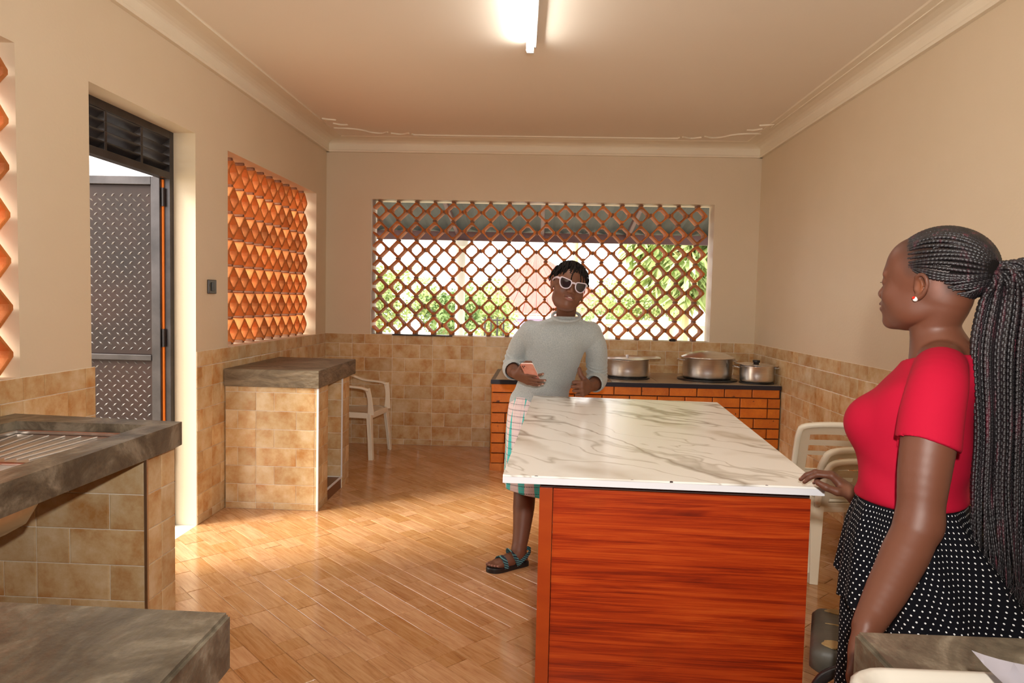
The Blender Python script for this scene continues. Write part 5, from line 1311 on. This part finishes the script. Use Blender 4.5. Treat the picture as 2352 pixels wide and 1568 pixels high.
# sunglasses
M_frame = mat('pale_pink_frame', (.64, .55, .63), .2, coat=.5); M_lens = mat('dark_lens', (.02, .012, .016), .05, spec=.9)
sg = bpy.data.objects.new('sunglasses', None); COL.objects.link(sg); sg.parent = pA; sg.location = (0, 0, 0)
def lens_outline(q, s_=1.0):
    P = [(.034, .022), (.060, .026), (.066, .016), (.062, -.006), (.050, -.021), (.034, -.024), (.019, -.018), (.0115, -.004), (.0115, .012), (.018, .019)]
    c_ = np.array([.038, 0]); return [np.array([q * (c_[0] + (p[0] - c_[0]) * s_), 0, c_[1] + p[1] * s_]) for p in P]
def gy(x): return -.1145 + .055 * (abs(x) / .07) ** 2 * .45
for q in (-1, 1):
    O_o = catmull(lens_outline(q, 1.09) + lens_outline(q, 1.09)[:1], 4)[:-1]; I_o = catmull(lens_outline(q, .90) + lens_outline(q, .90)[:1], 4)[:-1]
    bm = bmesh.new(); rg = []
    for P_, dy in ((O_o, -.0015), (I_o, -.0035), (I_o, .0025), (O_o, .0025)): rg.append([bm.verts.new(Vector(PH(p[0], gy(p[0]) + dy, p[2] - .002)) + off_) for p in P_])
    for a in range(4):
        A_, B_ = rg[a], rg[(a + 1) % 4]
        for k in range(len(A_)): bm.faces.new((A_[k], A_[(k + 1) % len(A_)], B_[(k + 1) % len(A_)], B_[k]))
    o = obj('rim', bm, M_frame, sg); smooth(o.data)
    bm = bmesh.new(); ctr = bm.verts.new(Vector(PH(q * .038, gy(.038) - .0035, -.002)) + off_); rg = [bm.verts.new(Vector(PH(p[0], gy(p[0]) - .0005, p[2] - .002)) + off_) for p in I_o]
    for k in range(len(rg)): bm.faces.new((ctr, rg[k], rg[(k + 1) % len(rg)]))
    o = obj('lens', bm, M_lens, sg); smooth(o.data)
    bm = bmesh.new(); sweep(bm, [Vector(PH(*p)) + off_ for p in catmull([(q * .066, gy(.066) + .001, .016), (q * .078, -.06, .021), (q * .0815, -.01, .018), (q * .083, .012, .012)], 3)], .011, .004, tuple(RH[:, 2])); obj('temple_arm', bm, M_frame, sg)
bm = bmesh.new(); sweep(bm, [Vector(PH(*p)) + off_ for p in catmull([(-.0125, gy(.012), .006), (0, gy(0) - .002, .009), (.0125, gy(.012), .006)], 3)], .009, .004, tuple(RH[:, 2])); obj('bridge', bm, M_frame, sg)
bm = bmesh.new(); tube(bm, catmull([Vector(PH(-.05, -.02, -.095)) + off_, Vector(PH(-.03, -.055, -.113)) + off_, Vector(PH(0, -.066, -.120)) + off_, Vector(PH(.03, -.055, -.113)) + off_, Vector(PH(.052, -.02, -.095)) + off_], 4), .0014, 6); obj('necklace_cord', bm, M_black, pA)

# phone (held, so a thing of its own)
Lx = np.array([-.28, -.52, .62]); Lx /= np.linalg.norm(Lx); Wx = np.array([.94, -.05, -.33]); Wx -= Lx * (Wx @ Lx); Wx /= np.linalg.norm(Wx); Nx = np.cross(Wx, Lx)   # Nx: back of the phone faces viewer
if Nx[1] > 0: Nx = -Nx
pc = np.array([-.046, 3.90, 1.055])
ph = thing('smartphone', 'smartphone in a shiny pink case held in the hand of the person in grey', 'phone', tuple(pc))
mmp = Matrix(((Wx[0], Lx[0], Nx[0], 0), (Wx[1], Lx[1], Nx[1], 0), (Wx[2], Lx[2], Nx[2], 0), (0, 0, 0, 1)))
def plate(name, w_, h_, r_, z0, z1, m, parent, c_=(0, 0)):
    bm = bmesh.new(); A_ = [bm.verts.new((c_[0] + x, c_[1] + y, z0)) for x, y in rr(w_, h_, r_, 4)]; B_ = [bm.verts.new((c_[0] + x, c_[1] + y, z1)) for x, y in rr(w_, h_, r_, 4)]
    bm.faces.new(A_); bm.faces.new(B_)
    for k in range(len(A_)): bm.faces.new((A_[k], A_[(k + 1) % len(A_)], B_[(k + 1) % len(A_)], B_[k]))
    bm.transform(mmp); return obj(name, bm, m, parent)
plate('phone_body', .0375, .073, .009, -.005, .003, M_phedge, ph); plate('case_back', .0385, .074, .010, .003, .0055, M_pinkph, ph); plate('screen', .0355, .071, .008, -.0056, -.005, M_black, ph)
cb_ = plate('camera_bump', .013, .014, .005, .0055, .0075, M_pinkph, ph, (-.020, .053))
for dx, dy in ((-.005, .006), (.006, .006), (-.005, -.006)): plate('camera_lens', .0038, .0038, .0037, .0075, .0088, M_black, cb_, (-.020 + dx, .053 + dy))
# ------------------------------------------------------------------ person in the red top (near, in profile)
SK2 = (.118, .040, .021); LIP2 = ((.10, .03, .025), (.30, .06, .055))
BX, BY = .92, 1.66
pB = thing('person', 'person in red top and polka dot skirt with long braided ponytail, hand on the island', 'person', (BX, BY, 0))
off_ = Vector((-BX, -BY, 0)); O2 = np.array([BX, BY, 0])
def shiftB(me, V): me.vertices.foreach_set('co', (V - O2).astype(np.float32).ravel()); me.update()
PHI = 50.5
# local x = to the person's left?  facing local -y; rotate so that -y points to (-.71,.70)
RB = rotm('Z', -(90 + PHI))     # -y -> (-sin.., ..)
def facing(deg):
    """matrix whose -y column points to heading measured from -x towards +y"""
    h = rad(deg); f_ = np.array([-cos(h), sin(h), 0]); yb = -f_; xr = np.array([yb[1], -yb[0], 0]); return np.stack([xr, yb, [0, 0, 1]], 1)
RHd = facing(PHI) @ rotm('X', -2); RBd = facing(40)
fx, fy = RBd[:, 0], RBd[:, 1]
F = Field([(.53, .76, .0045), (.76, 1.04, .0027), (1.04, 1.30, .006)], [(1.14, 1.5, .005), (1.5, 1.82, .0027), (1.82, 2.04, .006), (2.04, 2.28, .003)], [(0, .10, .005), (.10, .62, .012), (.62, .86, .005), (.86, 1.02, .0032), (1.02, 1.38, .0045), (1.38, 1.66, .0027)]); T = []
hc = np.array([.890, 1.662, 1.513]); HS = .97
PH = head(F, T, hc, RHd, HS, SK2, LIP2, ear=.86, edz=-.012, brow=.3, nose=.002)
F.ell(PH(0, -.035, .045), (.062, .052, .055), RHd, .03)
F.chain([PH(0, .035, -.035), (.905, 1.655, 1.415), (.922, 1.648, 1.335)], [.058, .050, .060], .02, 5)
C = lambda z: np.array([.868 + .03 * (z - 1.05), 1.65])
F.loft([(.80, .925, 1.66, .155, .10, .13), (.92, .90, 1.66, .150, .10, .12), (1.05, .872, 1.65, .118, .088, .095), (1.17, .872, 1.65, .130, .105, .098), (1.27, .90, 1.65, .150, .09, .09), (1.325, .925, 1.648, .10, .06, .06)], fx, fy, .03)
# shoulders and neck slopes
nL, nR = np.array([.835, 1.505, 1.292]), np.array([1.035, 1.795, 1.292])
F.chain([(.918, 1.642, 1.345), tuple((nL + [.918, 1.642, 1.345]) / 2 + [0, 0, .012]), tuple(nL)], [.05, .045, .044], .03); F.chain([(.918, 1.642, 1.345), tuple((nR + [.918, 1.642, 1.345]) / 2 + [0, 0, .012]), tuple(nR)], [.05, .045, .044], .03)
# near arm
F.chain([nL, (.805, 1.465, 1.22), (.785, 1.445, 1.12), (.772, 1.428, 1.02)], [.050, .053, .048, .040], .03, 5)
F.chain([(.773, 1.43, 1.02), (.735, 1.405, .965), (.685, 1.368, .905), (.632, 1.328, .850)], [.042, .043, .037, .027], .02, 5)
hand(F, T, (.626, 1.323, .842), (-.32, -.22, -.92), (-.55, .35, .15), -1, [(.35, .7, 1.0), (.4, .8, 1.1), (.45, .85, 1.2), (.5, .9, 1.2)], .98, thumb=((.7, .6, -.3), (.85, .3, -.3), (.95, .1, -.2)))
# far arm to the table corner
F.chain([nR, (1.075, 1.88, 1.19), (1.12, 1.985, 1.07)], [.048, .046, .040], .03, 5); F.chain([(1.12, 1.985, 1.07), (1.04, 2.055, .965), (.950, 2.10, .892)], [.041, .036, .026], .02, 5)
hand(F, T, (.943, 2.102, .893), (-.64, .38, .66), (.45, -.10, .80), 1, [(.75, 1.25, 1.55), (.70, 1.2, 1.5), (.75, 1.3, 1.6), (.8, 1.35, 1.7)], .97, thumb=((.55, .80, -.45), (.90, .22, -.42), (.97, -.05, -.30)), spread=(.06, .0, -.05, -.12))
T.append(((.925, 2.075, .915), (.05, .03, .03), None, (.22, .09, .055), .8))
# legs and feet
for s_, c_ in ((-1, (.985, 1.735)), (1, (.865, 1.60))):
    x_, y_ = c_; h = np.array([-cos(rad(40)), sin(rad(40))])
    F.chain([(x_, y_, .82), (x_ - .015, y_ + .01, .47), (x_, y_, .26), (x_ + .01, y_ - .01, .08)], [.095, .062, .056, .036], .03, 4)
    F.chain([(x_ + .03, y_ - .02, .045), (x_ - .01, y_ + .01, .055), (x_ + h[0] * .09, y_ + h[1] * .09, .045), (x_ + h[0] * .15, y_ + h[1] * .15, .032)], [.03, .034, .030, .022], .02, 4)
# scalp tone under the cornrows, soft hairline
SC_ = (.030, .014, .010)
T.append((PH(0, .062, .062), (.112, .138, .100), RHd, SC_, .22))
for q in (-1, 1): T.append((PH(q * .068, -.012, .026), (.012, .022, .026), RHd, (.045, .02, .012), .9)); T.append((PH(q * .066, .044, -.006), (.03, .020, .034), RHd, (.20, .088, .062), .8))
me, V = F.mesh('body'); tint(me, V, SK2, T); shiftB(me, V); obj('body', me, M_skin, pB); del F
# feet wear flat black slip-ons
for c_ in ((.985, 1.735), (.865, 1.60)):
    bm = bmesh.new(); h = np.array([-cos(rad(40)), sin(rad(40)), 0]); l_ = np.array([h[1], -h[0], 0]); P = [(-.05, 0), (-.04, .03), (.03, .036), (.10, .042), (.16, .034), (.19, 0), (.16, -.034), (.10, -.042), (.03, -.036), (-.04, -.03)]
    Q = catmull([np.array([*p, 0]) for p in P + P[:1]], 3)[:-1]; base_ = np.array([c_[0], c_[1], 0]); rg = []
    for z, s_ in ((0, 1), (.018, 1.02), (.045, .95), (.065, .72), (.07, .4)): rg.append([bm.verts.new(Vector(base_ + h * (.07 + (p[0] - .07) * s_) + l_ * p[1] * s_ + np.array([0, 0, z])) + off_) for p in Q])
    bm.faces.new(rg[0]); bm.faces.new(rg[-1])
    for A_, B_ in zip(rg, rg[1:]):
        for k in range(len(A_)): bm.faces.new((A_[k], A_[(k + 1) % len(A_)], B_[(k + 1) % len(A_)], B_[k]))
    o = obj('shoe', bm, M_black, pB); smooth(o.data)

# eyeball, lashes, earring
for q in (-1, 1):
    bm = bmesh.new()
    for k in range(9):
        x_ = q * (.018 + .003 * k); tube(bm, [Vector(PH(x_, -.0945 + .0005 * abs(k - 4), -.003)) + off_, Vector(PH(x_ + q * .002, -.0975 + .001 * abs(k - 4), -.0035)) + off_], [.0008, .0003], 4)
    obj('eyelashes', bm, M_hairline, pB)
    bm = bmesh.new(); bmesh.ops.create_uvsphere(bm, u_segments=14, v_segments=8, radius=.0056); bm.transform(Matrix.Translation(Vector(PH(q * .079, .006, -.040)) + off_)); st = obj('ear_stud', bm, mat('pearl_stud', (.85, .78, .72), .15), pB); smooth(st.data)
    bm = bmesh.new(); bmesh.ops.create_uvsphere(bm, u_segments=12, v_segments=6, radius=.0036); bm.transform(Matrix.Translation(Vector(PH(q * .0825, .004, -.0375)) + off_)); obj('red_stone', bm, mat('red_stone', (.8, .02, .01), .1, emit=((0, 0, 0), 0)), st)

# red top
F = Field([(.68, 1.16, .0042)], [(1.36, 1.94, .0042)], [(.98, 1.38, .0042)])
fold = lambda u, v, z: .004 * np.sin(z * 70 + v * 30 + u * 10) * np.clip((1.13 - z) * 8, 0, 1) + .003 * np.sin(u * 30 - z * 35)
F.loft([(1.016, .868, 1.65, .152, .114, .120), (1.03, .869, 1.65, .150, .115, .118), (1.08, .870, 1.65, .142, .113, .112), (1.14, .874, 1.65, .150, .128, .112), (1.19, .880, 1.65, .158, .136, .110), (1.24, .89, 1.65, .162, .122, .107), (1.29, .905, 1.649, .160, .094, .098), (1.325, .917, 1.646, .120, .070, .08), (1.345, .922, 1.645, .085, .055, .068)], fx, fy, .02, .012, wob=fold)
for q in (-1, 1):   # bust
    c_ = np.array([.880, 1.65]) + fx[:2] * q * .058 - fy[:2] * .088; F.ell((c_[0], c_[1], 1.188), (.062, .055, .058), RBd, .035)
# shoulders and cap sleeves
F.chain([(.915, 1.640, 1.318), tuple(nL * .5 + np.array([.918, 1.64, 1.345]) * .5 + np.array([0, 0, .004])), nL + [0, 0, .0], (.810, 1.476, 1.235), (.796, 1.458, 1.18), (.789, 1.451, 1.155)], [.046, .052, .056, .059, .060, .061], .06, 5, None)
F.chain([(.915, 1.640, 1.318), tuple(nR * .5 + np.array([.918, 1.64, 1.345]) * .5 + np.array([0, 0, .004])), nR + [0, 0, .0], (1.065, 1.845, 1.235), (1.078, 1.88, 1.18), (1.09, 1.91, 1.14)], [.046, .052, .055, .059, .060, .061], .06, 5, None)
for c0, n_ in (((.797, 1.456, 1.180), (-.34, -.10, -.93)), ((1.078, 1.882, 1.190), (.15, .45, -.85))):
    c0 = np.array(c0); n_ = np.array(n_); n_ /= np.linalg.norm(n_); cc = c0 + np.array([0, -.01, -.062]) * (1 if c0[1] < 1.6 else -1) * np.array([0, 1, 1 if c0[1] < 1.6 else -1])
    F.put(lambda x, y, z: np.maximum(np.sqrt((x - cc[0]) ** 2 + (y - cc[1]) ** 2 + (z - cc[2]) ** 2) - .094, -((x - c0[0]) * n_[0] + (y - c0[1]) * n_[1] + (z - c0[2]) * n_[2])), cc - .096, cc + .096, .004, 's')
# hem of the near sleeve cut flat
# diagonal drape folds across the near shoulder
for P in ([(.885, 1.555, 1.335), (.840, 1.470, 1.312), (.812, 1.425, 1.265)], [(.872, 1.54, 1.318), (.800, 1.47, 1.285), (.765, 1.43, 1.235)], [(.80, 1.50, 1.21), (.775, 1.53, 1.17), (.79, 1.53, 1.12)]): F.chain(P, [.002, .005, .002][:len(P)], .02, 4)
F.ell((.900, 1.660, 1.405), (.112, .120, .082), RBd, .006, 's')
me, V = F.mesh('red_top'); shiftB(me, V); obj('red_top', me, M_red, pB); del F

# skirt: waistband, upper flounce, lower tier
def local(o):
    b_ = np.zeros(len(o.data.vertices) * 3, np.float32); o.data.vertices.foreach_get('co', b_); o.data.vertices.foreach_set('co', (b_.reshape(-1, 3) - O2.astype(np.float32)).ravel()); o.data.update()
ws = lambda a, t: t * (.010 * sin(7 * a + .5) + .007 * sin(12 * a + 2) + .004 * sin(19 * a))
up = loft_cloth('skirt', [(1.045, .868, 1.65, .136, .098, .102), (1.015, .870, 1.651, .143, .105, .110), (.99, .874, 1.652, .154, .116, .121), (.93, .890, 1.655, .184, .145, .16), (.86, .915, 1.66, .215, .175, .20), (.80, .935, 1.66, .236, .200, .225), (.765, .945, 1.66, .250, .212, .235)], M_dots, pB, .215, nseg=150, wob=ws, fx=fx, fy=fy, ztilt=lambda a, t: -t * .018 * sin(a) + t * .010 * sin(7 * a)); local(up)
lo_ = loft_cloth('lower_tier', [(.84, .920, 1.66, .200, .165, .19), (.76, .935, 1.66, .228, .190, .215), (.66, .940, 1.66, .232, .193, .222), (.56, .942, 1.66, .240, .198, .230), (.50, .942, 1.66, .246, .203, .234)], M_dots, up, .215, nseg=150, wob=lambda a, t: .6 * ws(a + 1, .5 + .5 * t), fx=fx, fy=fy); local(lo_)

# cornrows on the scalp running to the ponytail root
root = np.array([.0, .128, .030])
cE = np.array([0, .024, .036]); rE = np.array([.078, .104, .088])
def onskull(p, h=.0015):
    q = (p - cE) / rE; q = q / np.linalg.norm(q); n_ = q / rE; n_ /= np.linalg.norm(n_); return cE + q * rE + n_ * h
parts = []; starts = []
for q in (-1, 1):
    for x_, y_, z_ in [(.006, -.074, .086), (.017, -.074, .085), (.028, -.071, .083), (.038, -.066, .079), (.047, -.060, .074), (.055, -.052, .067), (.061, -.044, .059), (.066, -.036, .050), (.070, -.027, .040), (.073, -.018, .030), (.075, -.006, .024)]: starts.append((q * x_, y_, z_, 0))
    for x_, y_, z_ in [(.02, .0, .12), (.04, .01, .11), (.055, .02, .09), (.066, .03, .07), (.072, .04, .05)]: starts.append((q * x_, y_, z_, 0))
    for x_, y_, z_ in [(.072, .050, .016), (.069, .060, .002), (.064, .068, -.010), (.057, .076, -.022), (.047, .084, -.034), (.035, .090, -.042), (.02, .095, -.048), (.006, .097, -.050)]: starts.append((q * x_, y_, z_, 1))
S2 = []
for p, q in zip(starts, starts[1:]):
    S2.append(p)
    if p[3] == q[3] and p[0] * q[0] > 0 and abs(p[2] - q[2]) < .012 and abs(p[1] - q[1]) < .012: S2.append(tuple((a_ + b_) / 2 + (.004 if i == 1 else 0) for i, (a_, b_) in enumerate(zip(p[:3], q[:3]))) + (p[3],))
starts = S2 + starts[-1:]
rr2 = np.random.default_rng(5)
for k, (x_, y_, z_, low) in enumerate(starts):
    a = onskull(np.array([x_, y_, z_])); b_ = onskull(root); pts = []; rise_ = -.004 if low else np.interp(z_, [.02, .09, .12], [-.010, .034, .036])
    for t in np.linspace(0, 1, 12):
        m_ = a * (1 - t) + b_ * t; lift = .0022 + .012 * t ** 2.2; w_ = (.0035 * sin(t * 7 + k)) * (1 - t)
        p = onskull(m_ + np.array([0, 0, w_ + (rise_ * sin(pi * t))]), lift); pts.append(p)
    pts.append(root + np.array([0, .006, .0]))
    parts.append(braid([PH(*p) for p in catmull(pts, 3)], lambda x: .0026 + .0024 * min(1, x * 3), ds=.0019, ph=k))
V, Q = join_vq(parts); me = np_mesh('cornrows', V - O2, Q); smooth(me)
F = Field([(.88, 1.10, .003)], [(1.46, 1.74, .003)], [(1.42, 1.66, .003)])
F.ell(PH(0, .034, .046), (.0768 * HS, .0965 * HS, .0845 * HS), RHd, .01)
F.ell(PH(0, .118, .032), (.034, .024, .030), RHd, .03)
nf = lambda y0, z0, ang: None
F.ell(PH(0, -.115, -.03), (.15, .098, .12), RHd, .010, 's'); F.ell(PH(0, .005, -.085), (.16, .075, .094), RHd, .010, 's')
m2, V2 = F.mesh('hair'); shiftB(m2, V2); hairB = obj('hair', m2, M_hairline, pB); del F
obj('cornrows', me, M_hair, hairB, kind='stuff')
# ponytail: many thin plaits falling over the back
parts = []; wisps = []
Rt = PH(*(root + np.array([0, .006, .004])))
side = np.array([.90, -.44, 0]); dep = np.array([.44, .90, 0])
for k in range(150):
    u, v = rr2.normal(0, .45), rr2.normal(0, .40); u = np.clip(u, -1, 1); v = np.clip(v, -1, 1); ln_ = rr2.uniform(.80, 1.05)
    rise = .020 * (u + .3)
    P = [Rt + side * u * .014 + dep * v * .014 + np.array([0, 0, rr2.uniform(-.012, .014)]),
         Rt + np.array([.026, -.020, -.016 + rise]) + side * u * .036 + dep * v * .030 + np.array([0, 0, rr2.uniform(-.014, .010)]),
         np.array([1.016, 1.550, 1.470]) + side * u * .064 + dep * v * .036, np.array([1.004, 1.540, 1.36]) + side * u * .070 + dep * v * .038,
         np.array([1.006, 1.530, 1.20]) + side * u * .062 + dep * v * .034, np.array([1.004, 1.520, 1.06]) + side * u * .064 + dep * v * .034,
         np.array([1.008, 1.500, 1.00 - .12 * ln_]) + side * u * .062 + dep * v * .036 + rr2.normal(0, .006, 3)]
    parts.append(braid(catmull(P, 6), lambda x: .0045 * (1 - .66 * max(0, (x - .58) / .42) ** 1.2), ds=.0020, seg=5, ph=rr2.uniform(0, 6)))
    for w_ in range(3):
        e = P[-2] * .35 + P[-1] * .65; q1 = P[-1] + np.array([rr2.normal(0, .014), rr2.normal(0, .012), -.03]); q2 = q1 + np.array([rr2.normal(.006, .018), rr2.normal(0, .015), rr2.uniform(-.10, -.03)])
        wisps.append(braid(catmull([e, P[-1], q1, q2], 5), lambda x: .0010 * (1 - .6 * x), ds=.008, seg=3))
V, Q = join_vq(parts); me = np_mesh('braids', V - O2, Q); smooth(me)
pony = obj('braided_ponytail', me, M_hair, pB, kind='stuff')
V, Q = join_vq(wisps); me = np_mesh('loose_ends', V - O2, Q); obj('loose_ends', me, M_hair, pony, kind='stuff')
